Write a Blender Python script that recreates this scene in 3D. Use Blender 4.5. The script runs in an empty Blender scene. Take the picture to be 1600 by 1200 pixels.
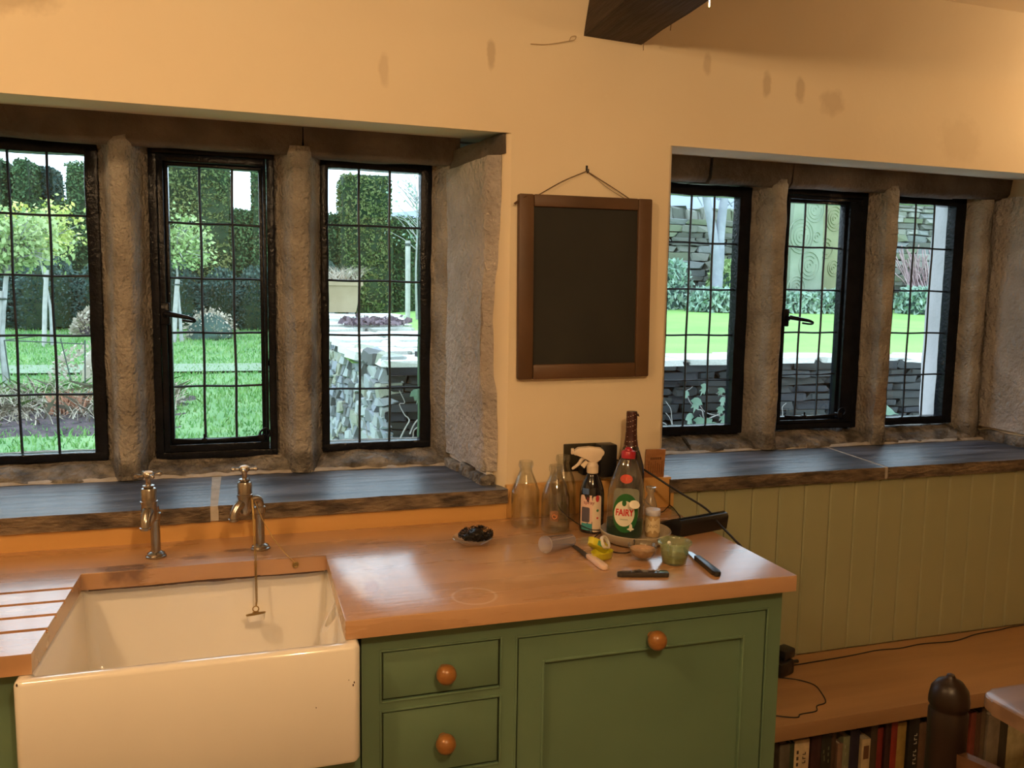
import bpy, bmesh, math, random
import numpy as np
from mathutils import Vector, Matrix, noise
R_ = math.radians
PI = math.pi
S = bpy.context.scene
COL = S.collection

# ---------------------------------------------------------------- camera, sky, lamps, exposure
cam_d = bpy.data.cameras.new('camera'); cam = bpy.data.objects.new('camera', cam_d); COL.objects.link(cam)
S.camera = cam
cam.location = (-1.1517, -2.1378, 1.5229)
_yaw, _pitch, _roll = -0.3040, -0.1059, 0.0155
_fw = Vector((-math.sin(_yaw)*math.cos(_pitch), math.cos(_yaw)*math.cos(_pitch), math.sin(_pitch)))
_r0 = Vector((math.cos(_yaw), math.sin(_yaw), 0)); _u0 = _r0.cross(_fw)
_r = _r0*math.cos(_roll) + _u0*math.sin(_roll); _u = -_r0*math.sin(_roll) + _u0*math.cos(_roll)
cam.rotation_euler = Matrix((_r, _u, -_fw)).transposed().to_euler()
cam_d.sensor_width = 36.0; cam_d.lens = 1268.93/1600*36.0; cam_d.clip_start = .05; cam_d.clip_end = 500

S.view_settings.view_transform = 'Standard'; S.view_settings.look = 'None'
S.view_settings.gamma = 1.0; S.view_settings.use_curve_mapping = False
S.view_settings.exposure = 0.0

W = bpy.data.worlds.new('overcast_sky'); S.world = W; W.use_nodes = True
nt = W.node_tree; nt.nodes.clear()
wo = nt.nodes.new('ShaderNodeOutputWorld'); bg = nt.nodes.new('ShaderNodeBackground')
tc = nt.nodes.new('ShaderNodeTexCoord'); nz = nt.nodes.new('ShaderNodeTexNoise'); nz.inputs['Scale'].default_value = 2.2
cr = nt.nodes.new('ShaderNodeValToRGB')
cr.color_ramp.elements[0].color = (.60, .82, 1.0, 1); cr.color_ramp.elements[0].position = .35
cr.color_ramp.elements[1].color = (.76, .91, 1.0, 1); cr.color_ramp.elements[1].position = .7
nt.links.new(tc.outputs['Generated'], nz.inputs['Vector']); nt.links.new(nz.outputs['Fac'], cr.inputs['Fac'])
nt.links.new(cr.outputs['Color'], bg.inputs['Color']); bg.inputs['Strength'].default_value = 3.6
nt.links.new(bg.outputs['Background'], wo.inputs['Surface'])

LAMP_COL = (1.0, .66, .345)
def lamp(name, loc, power, radius=.05, color=LAMP_COL):
    d = bpy.data.lights.new(name, 'POINT'); d.energy = power; d.shadow_soft_size = radius; d.color = color
    o = bpy.data.objects.new(name, d); COL.objects.link(o); o.location = loc; return o
lamp('ceiling_lamp', (-2.05, -1.40, 2.36), 36)
lamp('ceiling_lamp', (-.85, -2.35, 2.215), 56, .035)
_d = bpy.data.lights.new('wall_uplighter', 'SPOT'); _d.energy = 72; _d.color = LAMP_COL; _d.spot_size = R_(130); _d.spot_blend = 1; _d.shadow_soft_size = .06
_o = bpy.data.objects.new('wall_uplighter', _d); COL.objects.link(_o); _o.location = (2.30, -.45, 1.98)
_o.rotation_euler = Vector((-.75, .35, .75)).to_track_quat('-Z', 'Y').to_euler()

# ---------------------------------------------------------------- materials
def nd(t, k, **kw):
    n = t.nodes.new(k)
    for a, b in kw.items(): setattr(n, a, b)
    return n
def mat(name, c1, c2=None, scale=8, rough=.5, metal=0, bump=0, bscale=40, stretch=(1,1,1), detail=6, coat=0, spec=.5, lo=.35, hi=.65, rvar=0, bdist=.004):
    m = bpy.data.materials.new(name); m.use_nodes = True; t = m.node_tree
    b = t.nodes['Principled BSDF']; b.inputs['Roughness'].default_value = rough; b.inputs['Metallic'].default_value = metal
    b.inputs['Coat Weight'].default_value = coat; b.inputs['Specular IOR Level'].default_value = spec
    b.inputs['Base Color'].default_value = (*c1, 1)
    tcn = nd(t, 'ShaderNodeTexCoord'); mp = nd(t, 'ShaderNodeMapping'); mp.inputs['Scale'].default_value = stretch
    t.links.new(tcn.outputs['Object'], mp.inputs['Vector'])
    if c2:
        n = nd(t, 'ShaderNodeTexNoise'); n.inputs['Scale'].default_value = scale; n.inputs['Detail'].default_value = detail
        t.links.new(mp.outputs['Vector'], n.inputs['Vector'])
        r = nd(t, 'ShaderNodeValToRGB'); e = r.color_ramp.elements
        e[0].position = lo; e[0].color = (*c1, 1); e[1].position = hi; e[1].color = (*c2, 1)
        t.links.new(n.outputs['Fac'], r.inputs['Fac']); t.links.new(r.outputs['Color'], b.inputs['Base Color'])
        m['ramp'] = r.name
        if rvar:
            mr = nd(t, 'ShaderNodeMapRange'); mr.inputs['To Min'].default_value = rough-rvar; mr.inputs['To Max'].default_value = rough+rvar
            t.links.new(n.outputs['Fac'], mr.inputs['Value']); t.links.new(mr.outputs['Result'], b.inputs['Roughness'])
    if bump:
        n2 = nd(t, 'ShaderNodeTexNoise'); n2.inputs['Scale'].default_value = bscale; n2.inputs['Detail'].default_value = 5
        t.links.new(mp.outputs['Vector'], n2.inputs['Vector'])
        bp = nd(t, 'ShaderNodeBump'); bp.inputs['Strength'].default_value = bump; bp.inputs['Distance'].default_value = bdist
        t.links.new(n2.outputs['Fac'], bp.inputs['Height']); t.links.new(bp.outputs['Normal'], b.inputs['Normal'])
    return m
def pal(name, cols, rough=.8, scale=30, var=.25, bump=.5, bscale=60, bdist=.01):
    """a palette picked per object, with mottling"""
    m = bpy.data.materials.new(name); m.use_nodes = True; t = m.node_tree; b = t.nodes['Principled BSDF']
    b.inputs['Roughness'].default_value = rough
    oi = nd(t, 'ShaderNodeObjectInfo'); r = nd(t, 'ShaderNodeValToRGB'); r.color_ramp.interpolation = 'CONSTANT'
    e = r.color_ramp.elements
    while len(e) < len(cols): e.new(.5)
    for i, c in enumerate(cols): e[i].position = i/len(cols); e[i].color = (*c, 1)
    t.links.new(oi.outputs['Random'], r.inputs['Fac'])
    tcn = nd(t, 'ShaderNodeTexCoord'); n = nd(t, 'ShaderNodeTexNoise'); n.inputs['Scale'].default_value = scale; n.inputs['Detail'].default_value = 5
    t.links.new(tcn.outputs['Object'], n.inputs['Vector'])
    mr = nd(t, 'ShaderNodeMapRange'); mr.inputs['From Min'].default_value = .3; mr.inputs['From Max'].default_value = .7
    mr.inputs['To Min'].default_value = 1-var; mr.inputs['To Max'].default_value = 1+var
    t.links.new(n.outputs['Fac'], mr.inputs['Value'])
    mx = nd(t, 'ShaderNodeVectorMath', operation='SCALE'); t.links.new(r.outputs['Color'], mx.inputs[0]); t.links.new(mr.outputs['Result'], mx.inputs['Scale'])
    t.links.new(mx.outputs['Vector'], b.inputs['Base Color'])
    n2 = nd(t, 'ShaderNodeTexNoise'); n2.inputs['Scale'].default_value = bscale; t.links.new(tcn.outputs['Object'], n2.inputs['Vector'])
    bp = nd(t, 'ShaderNodeBump'); bp.inputs['Strength'].default_value = bump; bp.inputs['Distance'].default_value = bdist
    t.links.new(n2.outputs['Fac'], bp.inputs['Height']); t.links.new(bp.outputs['Normal'], b.inputs['Normal'])
    return m
def clear(name, tint=(1,1,1), gloss=.06, rough=.02, edge=.0, body=0, bodycol=(1,1,1)):
    """thin clear sheet: transparent with a fresnel gloss, optional milky body"""
    m = bpy.data.materials.new(name); m.use_nodes = True; t = m.node_tree; t.nodes.clear()
    o = nd(t, 'ShaderNodeOutputMaterial'); tr = nd(t, 'ShaderNodeBsdfTransparent'); tr.inputs['Color'].default_value = (*tint, 1)
    gl = nd(t, 'ShaderNodeBsdfGlossy'); gl.inputs['Roughness'].default_value = rough
    fr = nd(t, 'ShaderNodeLayerWeight'); fr.inputs['Blend'].default_value = .5
    pw_ = nd(t, 'ShaderNodeMath', operation='POWER'); pw_.inputs[1].default_value = 3.0; t.links.new(fr.outputs['Facing'], pw_.inputs[0])
    ad = nd(t, 'ShaderNodeMath', operation='MULTIPLY_ADD'); ad.inputs[1].default_value = .75; ad.inputs[2].default_value = gloss; ad.use_clamp = True
    t.links.new(pw_.outputs[0], ad.inputs[0])
    src = tr
    if body:
        df = nd(t, 'ShaderNodeBsdfDiffuse'); df.inputs['Color'].default_value = (*bodycol, 1)
        tl = nd(t, 'ShaderNodeBsdfTranslucent'); tl.inputs['Color'].default_value = (*bodycol, 1)
        m1 = nd(t, 'ShaderNodeMixShader'); m1.inputs[0].default_value = .5
        t.links.new(df.outputs[0], m1.inputs[1]); t.links.new(tl.outputs[0], m1.inputs[2])
        m2 = nd(t, 'ShaderNodeMixShader'); m2.inputs[0].default_value = body
        t.links.new(tr.outputs[0], m2.inputs[1]); t.links.new(m1.outputs[0], m2.inputs[2]); src = m2
    mx = nd(t, 'ShaderNodeMixShader'); t.links.new(ad.outputs[0], mx.inputs[0]); t.links.new(src.outputs[0], mx.inputs[1]); t.links.new(gl.outputs[0], mx.inputs[2])
    t.links.new(mx.outputs[0], o.inputs['Surface']); return m
def emit(name, c, s):
    m = bpy.data.materials.new(name); m.use_nodes = True; b = m.node_tree.nodes['Principled BSDF']
    b.inputs['Emission Color'].default_value = (*c, 1); b.inputs['Emission Strength'].default_value = s; b.inputs['Base Color'].default_value = (*c, 1); return m
def blot(m, spots, space='Object'):
    """stains with a shape of their own: (centre, radii, colour, strength, inner radius for a ring or None)"""
    t = m.node_tree; b = t.nodes['Principled BSDF']
    cur = b.inputs['Base Color'].links[0].from_socket if b.inputs['Base Color'].links else None
    tcn = nd(t, 'ShaderNodeTexCoord'); wn = nd(t, 'ShaderNodeTexNoise'); wn.inputs['Scale'].default_value = 30
    t.links.new(tcn.outputs[space], wn.inputs['Vector'])
    for c, rad, colr, st, ring in spots:
        sb = nd(t, 'ShaderNodeVectorMath', operation='SUBTRACT'); sb.inputs[1].default_value = c
        t.links.new(tcn.outputs[space], sb.inputs[0])
        dv = nd(t, 'ShaderNodeVectorMath', operation='DIVIDE'); dv.inputs[1].default_value = rad; t.links.new(sb.outputs[0], dv.inputs[0])
        ln = nd(t, 'ShaderNodeVectorMath', operation='LENGTH'); t.links.new(dv.outputs[0], ln.inputs[0])
        a2 = nd(t, 'ShaderNodeMath', operation='MULTIPLY_ADD'); a2.inputs[1].default_value = .9 if not ring else .06; a2.inputs[2].default_value = -.45 if not ring else -.03
        t.links.new(wn.outputs['Fac'], a2.inputs[0])
        s2 = nd(t, 'ShaderNodeMath', operation='ADD'); t.links.new(ln.outputs['Value'], s2.inputs[0]); t.links.new(a2.outputs[0], s2.inputs[1])
        rp = nd(t, 'ShaderNodeValToRGB'); e = rp.color_ramp.elements
        if ring:
            e[0].position = ring-.08; e[0].color = (0,0,0,1); e[1].position = ring; e[1].color = (st,)*3+(1,)
            q = e.new(min(ring+.1, .99)); q.color = (0,0,0,1)
        else:
            e[0].position = .55; e[0].color = (st,)*3+(1,); e[1].position = 1.0; e[1].color = (0,0,0,1)
        t.links.new(s2.outputs[0], rp.inputs['Fac'])
        mx = nd(t, 'ShaderNodeMix', data_type='RGBA'); t.links.new(rp.outputs['Color'], mx.inputs[0])
        if cur: t.links.new(cur, mx.inputs[6])
        else: mx.inputs[6].default_value = b.inputs['Base Color'].default_value
        mx.inputs[7].default_value = (*colr, 1); cur = mx.outputs[2]
    t.links.new(cur, b.inputs['Base Color'])

M = {}
M['plaster'] = mat('cream_plaster', (.80,.69,.50), (.77,.65,.46), 2.2, .75, bump=.25, bscale=9, bdist=.01)
M['ceiling'] = mat('ceiling_plaster', (.72,.60,.43), (.68,.56,.39), 2, .8, bump=.25, bscale=7, bdist=.01)
M['stone'] = mat('gritstone', (.25,.225,.195), (.43,.395,.345), 9, .88, bump=1, bscale=75, bdist=.02)
M['stone_dark'] = mat('weathered_gritstone', (.085,.068,.054), (.17,.14,.115), 6, .85, bump=.9, bscale=50, bdist=.009)
M['stone_reveal'] = mat('pale_gritstone', (.36,.325,.295), (.50,.46,.43), 8, .88, bump=1, bscale=60, bdist=.02)
M['stone_rubble'] = mat('rough_sill_stone', (.075,.066,.058), (.30,.27,.235), 16, .85, bump=1, bscale=38, bdist=.03)
M['white_plaster'] = mat('white_filler', (.78,.75,.72), (.70,.66,.62), 12, .8, bump=.4, bscale=40)
M['slate'] = mat('blue_slate', (.045,.055,.082), (.19,.215,.28), 6, .42, bump=.8, bscale=12, lo=.42, hi=.78, stretch=(.5,3,2), rvar=.1, spec=.5, bdist=.006)
M['slate_edge'] = mat('slate_raw_edge', (.05,.035,.025), (.22,.16,.10), 14, .7, bump=.9, bscale=40, stretch=(1,1,3), bdist=.01)
M['mortar'] = mat('pale_mortar', (.50,.46,.41), (.38,.34,.29), 30, .85, bump=.5)
M['iron'] = mat('black_painted_iron', (.006,.007,.010), (.010,.011,.016), 20, .16, bump=.5, bscale=90, spec=.13)
M['lead'] = mat('leaded_bar', (.022,.026,.035), None, 20, .45, metal=.3)
M['pane'] = clear('window_glass', (.97,.99,.98), .045, .01)
M['wood'] = mat('oiled_beech_worktop', (.43,.24,.115), (.52,.30,.155), 5, .28, bump=.25, bscale=30, stretch=(.35,3,3), rvar=.06, coat=.55, spec=.8, bdist=.002)
M['wood'].node_tree.nodes['Principled BSDF'].inputs['Coat Roughness'].default_value = .16
M['upwood'] = mat('beech_upstand', (.60,.33,.10), (.67,.38,.13), 5, .4, stretch=(.35,3,3))
M['benchwood'] = mat('pine_bench', (.33,.185,.085), (.40,.23,.105), 5, .5, stretch=(.35,3,3), bump=.1)
M['green'] = mat('sage_green_paint', (.118,.195,.118), (.128,.21,.128), 6, .42, bump=.1, bscale=60, bdist=.002)
M['green_dk'] = mat('gap_shade', (.03,.045,.02))  # fills door and drawer gaps; the gap's shade is put into this dark green
M['panel'] = mat('olive_panel_paint', (.34,.345,.20), (.37,.375,.22), 4, .5, bump=.1, bscale=40)
M['knob'] = mat('turned_pine_knob', (.25,.10,.022), (.33,.14,.035), 30, .3, coat=.4, stretch=(1,1,4))
M['ceramic'] = mat('white_fireclay', (.86,.82,.75), (.83,.79,.72), 3, .12, coat=.6)
M['rust'] = mat('rust_chip', (.06,.03,.02))
M['chrome'] = mat('worn_nickel', (.34,.31,.28), (.44,.41,.37), 20, .26, metal=1)
M['white_enamel'] = mat('white_tap_cap', (.85,.82,.78), rough=.2)
M['brass'] = mat('dull_brass', (.38,.26,.10), rough=.35, metal=1)
M['beam'] = mat('dark_oak_beam', (.018,.010,.006), (.05,.03,.017), 6, .7, bump=.8, bscale=20, stretch=(3,.4,3), bdist=.01)
M['frame'] = mat('brown_stained_frame', (.075,.037,.015), (.11,.055,.024), 6, .5, stretch=(1,1,1), bump=.2)
M['board'] = mat('black_chalkboard', (.011,.011,.009), (.017,.017,.014), 5, .75)
M['string'] = mat('brown_string', (.12,.07,.03))
M['black'] = mat('black_plastic', (.010,.010,.011), rough=.35)
M['rubber'] = mat('black_cable', (.008,.007,.007), rough=.5)
M['bronze'] = mat('dark_bronze_plate', (.05,.045,.03), rough=.3, metal=.6)
M['glass'] = clear('bottle_glass', (.96,.97,.95), .10, .015)
M['dishplastic'] = clear('clear_plastic', (.95,.94,.92), .08, .06, body=.12, bodycol=(.9,.87,.82))
M['milky'] = clear('milky_plastic', (.95,.93,.92), .07, .15, body=.32, bodycol=(.9,.85,.82))
M['greenpot'] = clear('green_tinted_plastic', (.86,.93,.78), .10, .06, body=.20, bodycol=(.58,.72,.46))
M['floor'] = mat('stone_floor', (.16,.11,.07), (.24,.17,.11), 3, .6)
M['darkwood'] = mat('dark_oak_chair', (.008,.004,.0025), (.018,.009,.005), 8, .38, stretch=(3,3,.5), spec=.3)
M['glosswood'] = mat('polished_oak_rail', (.05,.022,.010), (.10,.045,.02), 8, .25, stretch=(.5,3,3), coat=.6)
M['midwood'] = mat('worn_oak_table', (.20,.115,.07), (.29,.175,.11), 6, .35, stretch=(.6,3,3), coat=.3)
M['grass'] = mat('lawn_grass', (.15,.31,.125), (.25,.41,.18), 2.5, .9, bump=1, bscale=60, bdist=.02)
M['grass_r'] = mat('raised_lawn_grass', (.22,.44,.11), (.30,.52,.14), 1.2, .9, bump=1, bscale=60, bdist=.02)  # lighter, yellower green of the raised lawn
M['blade'] = mat('grass_blades', (.13,.34,.09), (.27,.48,.16), 3, .8)
M['soil'] = mat('dark_soil', (.035,.028,.035), (.13,.10,.11), 8, .95, bump=1, bscale=20, bdist=.03)
M['path'] = mat('pale_gravel_path', (.20,.28,.18), (.27,.35,.25), 30, .9)
M['hedge'] = mat('yew_hedge', (.05,.11,.045), (.10,.18,.07), 2, .9)
M['hedge2'] = mat('yew_hedge_olive', (.08,.14,.045), (.17,.20,.07), 1.2, .9)
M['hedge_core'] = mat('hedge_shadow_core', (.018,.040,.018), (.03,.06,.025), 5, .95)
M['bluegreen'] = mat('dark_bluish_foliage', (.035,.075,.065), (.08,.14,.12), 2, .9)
M['leafy'] = mat('pale_green_leaves', (.22,.39,.14), (.44,.54,.25), 1.4, .7)
M['leafyellow'] = mat('yellow_green_leaves', (.60,.60,.14), (.45,.60,.25), 2, .7)
M['bark'] = mat('pale_bark', (.30,.31,.30), (.44,.46,.46), 9, .85, bump=.6, bscale=20)
M['stake'] = mat('weathered_stake', (.40,.40,.39), (.50,.50,.48), 14, .85)
M['greybark'] = mat('smooth_grey_bark', (.24,.26,.31), (.33,.35,.41), 5, .8, bump=.5, bscale=14, bdist=.02)
M['straw'] = mat('dry_stems', (.40,.34,.26), (.55,.50,.42), 6, .8)
M['redstraw'] = mat('reddish_stems', (.50,.23,.14), (.62,.33,.22), 6, .8)
M['lavender'] = mat('grey_green_foliage', (.22,.36,.28), (.38,.50,.42), 2, .9)
M['wire'] = mat('dark_garden_wire', (.05,.07,.06))
M['planter'] = mat('buff_planter', (.30,.235,.14), (.38,.31,.20), 4, .8, bump=.3)
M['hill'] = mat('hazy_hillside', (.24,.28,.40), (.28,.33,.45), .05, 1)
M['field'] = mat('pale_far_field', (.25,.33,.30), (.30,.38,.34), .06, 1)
M['ivy'] = mat('ivy_leaves', (.08,.17,.11), (.17,.27,.19), 8, .5)
M['ivystem'] = mat('ivy_stems', (.28,.27,.25), (.42,.40,.37), 12, .8)
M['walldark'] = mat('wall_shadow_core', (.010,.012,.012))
M['drystone_n'] = pal('shaded_wall_stone', [(.012,.016,.018),(.020,.025,.025),(.032,.036,.036),(.016,.019,.024),(.026,.028,.024)], bscale=30)  # house-facing side of the wall: its shade is put into these near-black colours
M['drystone_s'] = pal('lit_wall_stone', [(.34,.38,.40),(.20,.22,.23),(.42,.46,.46),(.28,.31,.36),(.32,.34,.27),(.12,.13,.13)], bscale=30)  # side face of the same wall: its brightness from light is painted in
M['drystone_r'] = pal('rear_wall_stone', [(.19,.20,.17),(.27,.28,.25),(.12,.13,.11),(.22,.24,.24),(.17,.20,.13)], bscale=20)
M['cap'] = pal('cap_stone', [(.62,.64,.60),(.70,.72,.68),(.55,.57,.52)], bscale=20)
M['carved'] = mat('carved_sandstone', (.20,.25,.18), (.27,.32,.24), 3, .85, bump=.5, bscale=30)
M['carved2'] = mat('mossy_carved_sandstone', (.19,.20,.11), (.25,.26,.15), 3, .85, bump=.5, bscale=30)
M['extstone'] = mat('weathered_outer_stone', (.40,.385,.40), (.48,.46,.49), 6, .85, bump=.5, bscale=50)

# ---------------------------------------------------------------- geometry helpers
def finish(bm, name, m, parent=None, smooth=30, loc=None, rot=None):
    bmesh.ops.recalc_face_normals(bm, faces=bm.faces)
    me = bpy.data.meshes.new(name); bm.to_mesh(me); bm.free()
    if m is not None:
        for mm in (m if isinstance(m, (list, tuple)) else [m]): me.materials.append(mm)
    if smooth:
        me.shade_smooth(); me.set_sharp_from_angle(angle=R_(smooth))
    o = bpy.data.objects.new(name, me); COL.objects.link(o)
    if parent is not None: o.parent = parent
    if loc is not None: o.location = loc
    if rot is not None: o.rotation_euler = rot
    return o
def B(): return bmesh.new()
def box(bm, x0, x1, y0, y1, z0, z1, bev=0, seg=2, mi=0, rot=None):
    t = bmesh.new(); bmesh.ops.create_cube(t, size=1)
    for v in t.verts: v.co = Vector(((x0+x1)/2+v.co.x*(x1-x0), (y0+y1)/2+v.co.y*(y1-y0), (z0+z1)/2+v.co.z*(z1-z0)))
    if bev: bmesh.ops.bevel(t, geom=t.edges[:]+t.verts[:], offset=bev, segments=seg, profile=.5, affect='EDGES')
    if rot: bmesh.ops.transform(t, matrix=rot, verts=t.verts)
    merge(bm, t, mi); return bm
def merge(bm, t, mi=0):
    vm = {v: bm.verts.new(v.co) for v in t.verts}
    for f in t.faces:
        try:
            nf = bm.faces.new([vm[v] for v in f.verts]); nf.material_index = mi or f.material_index
        except ValueError: pass
    t.free()
def prism(bm, poly, h0, h1, axis='z', bev=0, mi=0):
    """polygon in the two other axes, extruded along axis"""
    def P(a, b, h): return {'z': (a, b, h), 'x': (h, a, b), 'y': (a, h, b)}[axis]
    t = bmesh.new(); lo = [t.verts.new(P(a, b, h0)) for a, b in poly]; hi = [t.verts.new(P(a, b, h1)) for a, b in poly]
    n = len(poly); t.faces.new(lo); t.faces.new(hi[::-1])
    for i in range(n): t.faces.new((lo[i], lo[(i+1) % n], hi[(i+1) % n], hi[i]))
    if bev: bmesh.ops.bevel(t, geom=t.edges[:], offset=bev, segments=2, profile=.5, affect='EDGES')
    merge(bm, t, mi); return bm
def rough(bm, amp=.004, sc=12, seed=0, sc2=None, keep=None):
    off = Vector((seed*7.3, seed*3.1, seed*1.7))
    for v in bm.verts:
        k = 1 if keep is None else keep(v.co)
        if k: v.co += noise.noise_vector(v.co*sc+off)*amp*k + noise.noise_vector(v.co*sc*.25+off)*amp*1.2*k
def extrude_profile(poly, h0, h1, axis, n, bm=None, caps=True, xf=None):
    """profile swept in n steps along an axis so it can be roughened; xf(a,b,h)->(a,b) varies it"""
    bm = bm or bmesh.new(); rings = []
    for i in range(n+1):
        h = h0+(h1-h0)*i/n; ring = []
        for a, b in poly:
            if xf: a, b = xf(a, b, h)
            ring.append(bm.verts.new({'z': (a, b, h), 'x': (h, a, b), 'y': (a, h, b)}[axis]))
        rings.append(ring)
    m_ = len(poly)
    for i in range(n):
        for j in range(m_): bm.faces.new((rings[i][j], rings[i][(j+1) % m_], rings[i+1][(j+1) % m_], rings[i+1][j]))
    if caps: bm.faces.new(rings[0]); bm.faces.new(rings[-1][::-1])
    return bm
def dens(poly, d):
    out = []
    for i in range(len(poly)):
        a = Vector(poly[i]); b = Vector(poly[(i+1) % len(poly)]); k = max(1, int((b-a).length/d))
        for j in range(k): out.append(tuple(a+(b-a)*j/k))
    return out
def tube(bm, pts, r, n=8, cap=True, mi=0):
    pts = [Vector(p) for p in pts]; rad = r if isinstance(r, (list, tuple)) else [r]*len(pts)
    rings = []; up = None
    for i, p in enumerate(pts):
        d = (pts[min(i+1, len(pts)-1)]-pts[max(i-1, 0)])
        d = d.normalized() if d.length > 1e-9 else Vector((0,0,1))
        if up is None: up = d.orthogonal().normalized()
        else:
            up = up-d*up.dot(d); up = up.normalized() if up.length > 1e-6 else d.orthogonal().normalized()
        s = d.cross(up)
        rings.append([bm.verts.new(p+(up*math.cos(2*PI*k/n)+s*math.sin(2*PI*k/n))*rad[i]) for k in range(n)])
    for i in range(len(rings)-1):
        for k in range(n):
            f = bm.faces.new((rings[i][k], rings[i][(k+1) % n], rings[i+1][(k+1) % n], rings[i+1][k])); f.material_index = mi
    if cap:
        bm.faces.new(rings[0]).material_index = mi; bm.faces.new(rings[-1][::-1]).material_index = mi
    return bm
def lathe(bm, prof, c=(0,0,0), n=28, sx=1, sy=1, mi=0, rot=None):
    t = bmesh.new(); rings = []
    for r, z in prof:
        if r < 1e-6: rings.append([t.verts.new((0, 0, z))])
        else: rings.append([t.verts.new((r*sx*math.cos(2*PI*k/n), r*sy*math.sin(2*PI*k/n), z)) for k in range(n)])
    for a, b in zip(rings, rings[1:]):
        for k in range(n):
            k2 = (k+1) % n
            if len(a) == 1 and len(b) == 1: continue
            if len(a) == 1: t.faces.new((a[0], b[k], b[k2]))
            elif len(b) == 1: t.faces.new((a[k], a[k2], b[0]))
            else: t.faces.new((a[k], a[k2], b[k2], b[k]))
    if rot is not None: bmesh.ops.transform(t, matrix=rot, verts=t.verts)
    bmesh.ops.translate(t, vec=c, verts=t.verts)
    merge(bm, t, mi); return bm
def bez(pts, n=8):
    """Catmull-Rom through points"""
    P = [Vector(p) for p in pts]; P = [P[0]*2-P[1]]+P+[P[-1]*2-P[-2]]; out = []
    for i in range(1, len(P)-2):
        for k in range(n):
            t = k/n; a, b, c, d = P[i-1], P[i], P[i+1], P[i+2]
            out.append(.5*((2*b)+(c-a)*t+(2*a-5*b+4*c-d)*t*t+(3*b-a-3*c+d)*t**3))
    out.append(P[-2]); return out
def thing(name, label, cat, loc=(0,0,0), rz=0, group=None, kind=None, rot=None):
    o = bpy.data.objects.new(name, None); COL.objects.link(o); o.location = loc; o.rotation_euler = rot or (0, 0, rz)
    o.empty_display_size = .05
    if label: o['label'] = label
    if cat: o['category'] = cat
    if group: o['group'] = group
    if kind: o['kind'] = kind
    return o
def tag(o, label, cat, group=None, kind=None):
    o['label'] = label; o['category'] = cat
    if group: o['group'] = group
    if kind: o['kind'] = kind
    return o
def struct(o, label=None, cat=None):
    o['kind'] = 'structure'
    if label: o['label'] = label; o['category'] = cat
    return o
def text(parent, s, size, loc, rot, m, name='lettering', ext=.0002, sx=1):
    cu = bpy.data.curves.new(name, 'FONT'); cu.body = s; cu.size = size; cu.align_x = 'CENTER'; cu.align_y = 'CENTER'; cu.extrude = ext
    to = bpy.data.objects.new(name, cu); COL.objects.link(to)
    dg = bpy.context.evaluated_depsgraph_get(); me = bpy.data.meshes.new_from_object(to.evaluated_get(dg))
    bpy.data.objects.remove(to); me.materials.clear(); me.materials.append(m)
    o = bpy.data.objects.new(name, me); COL.objects.link(o); o.parent = parent; o.location = loc; o.rotation_euler = rot; o.scale = (sx, 1, 1)
    return o
def leaves(name, pts, size, m, parent, seed=0, up=0, aspect=1.6, kind='stuff'):
    """a cloud of small leaf blades at given points: one part, stuff"""
    rg = np.random.default_rng(seed); pts = np.asarray(pts, float); n = len(pts)
    d = rg.normal(size=(n, 3)); d[:, 2] += up; d /= np.linalg.norm(d, axis=1)[:, None]
    e = rg.normal(size=(n, 3)); e -= d*(e*d).sum(1)[:, None]; e /= np.linalg.norm(e, axis=1)[:, None]
    s = (size*rg.uniform(.6, 1.3, n))[:, None]
    nrm = np.cross(d, e)
    v = np.stack([pts-d*s*aspect/2, pts+e*s/2+nrm*s*.12, pts+d*s*aspect/2, pts-e*s/2+nrm*s*.12], 1).reshape(-1, 3)
    me = bpy.data.meshes.new(name); me.vertices.add(4*n); me.vertices.foreach_set('co', v.ravel())
    me.loops.add(4*n); me.loops.foreach_set('vertex_index', np.arange(4*n, dtype=np.int32))
    me.polygons.add(n); me.polygons.foreach_set('loop_start', np.arange(0, 4*n, 4, dtype=np.int32)); me.polygons.foreach_set('loop_total', np.full(n, 4, np.int32))
    me.update(); me.validate(); me.materials.append(m)
    o = bpy.data.objects.new(name, me); COL.objects.link(o); o.parent = parent
    if kind: o['kind'] = kind
    return o

# ================================================================ THE ROOM
random.seed(4)
LX0, LX1 = -1.99, -.505        # left opening
RX0, RX1 = -.006, 1.60         # right opening
ZT = 1.962                     # opening head
blot(M['plaster'], [((-.553,-.0,2.164),(.014,.08,.045),(.42,.31,.18),.5,None), ((-.835,0,2.092),(.016,.08,.05),(.5,.38,.24),.35,None),
    ((.09,0,2.197),(.016,.08,.04),(.45,.33,.2),.4,None), ((.291,0,2.157),(.018,.08,.045),(.42,.31,.18),.45,None),
    ((.406,0,2.154),(.022,.08,.045),(.42,.31,.18),.45,None), ((.522,0,2.127),(.05,.08,.045),(.45,.33,.2),.35,None),
    ((1.021,0,2.048),(.10,.08,.09),(.5,.38,.22),.2,None), ((-1.667,0,2.20),(.14,.08,.07),(.42,.32,.2),.5,None)])
bm = B()
box(bm, -3.6, 2.9, 0, .33, -.0, .953)                                    # below the sills
prism(bm, [(0.001, ZT), (.001, 2.5), (.6, 2.5), (.6, 2.02), (.33, 2.0)], -3.6, 2.9, 'x')   # above the openings
prism(bm, [(-3.6, 0), (LX0, 0), (LX0+.045, .335), (LX0+.045, .40), (LX0, .62), (-3.6, .62)], .953, 2.1, 'z')
pier = [(LX1, .012), (LX1+.012, 0), (RX0-.012, 0), (RX0, .012), (RX0+.03, .3), (.12, .33), (.12, .62), (-.60, .62), (-.60, .36), (-.548, .345), (-.520, .045)]
prism(bm, pier, .90, ZT+.001, 'z')
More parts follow.
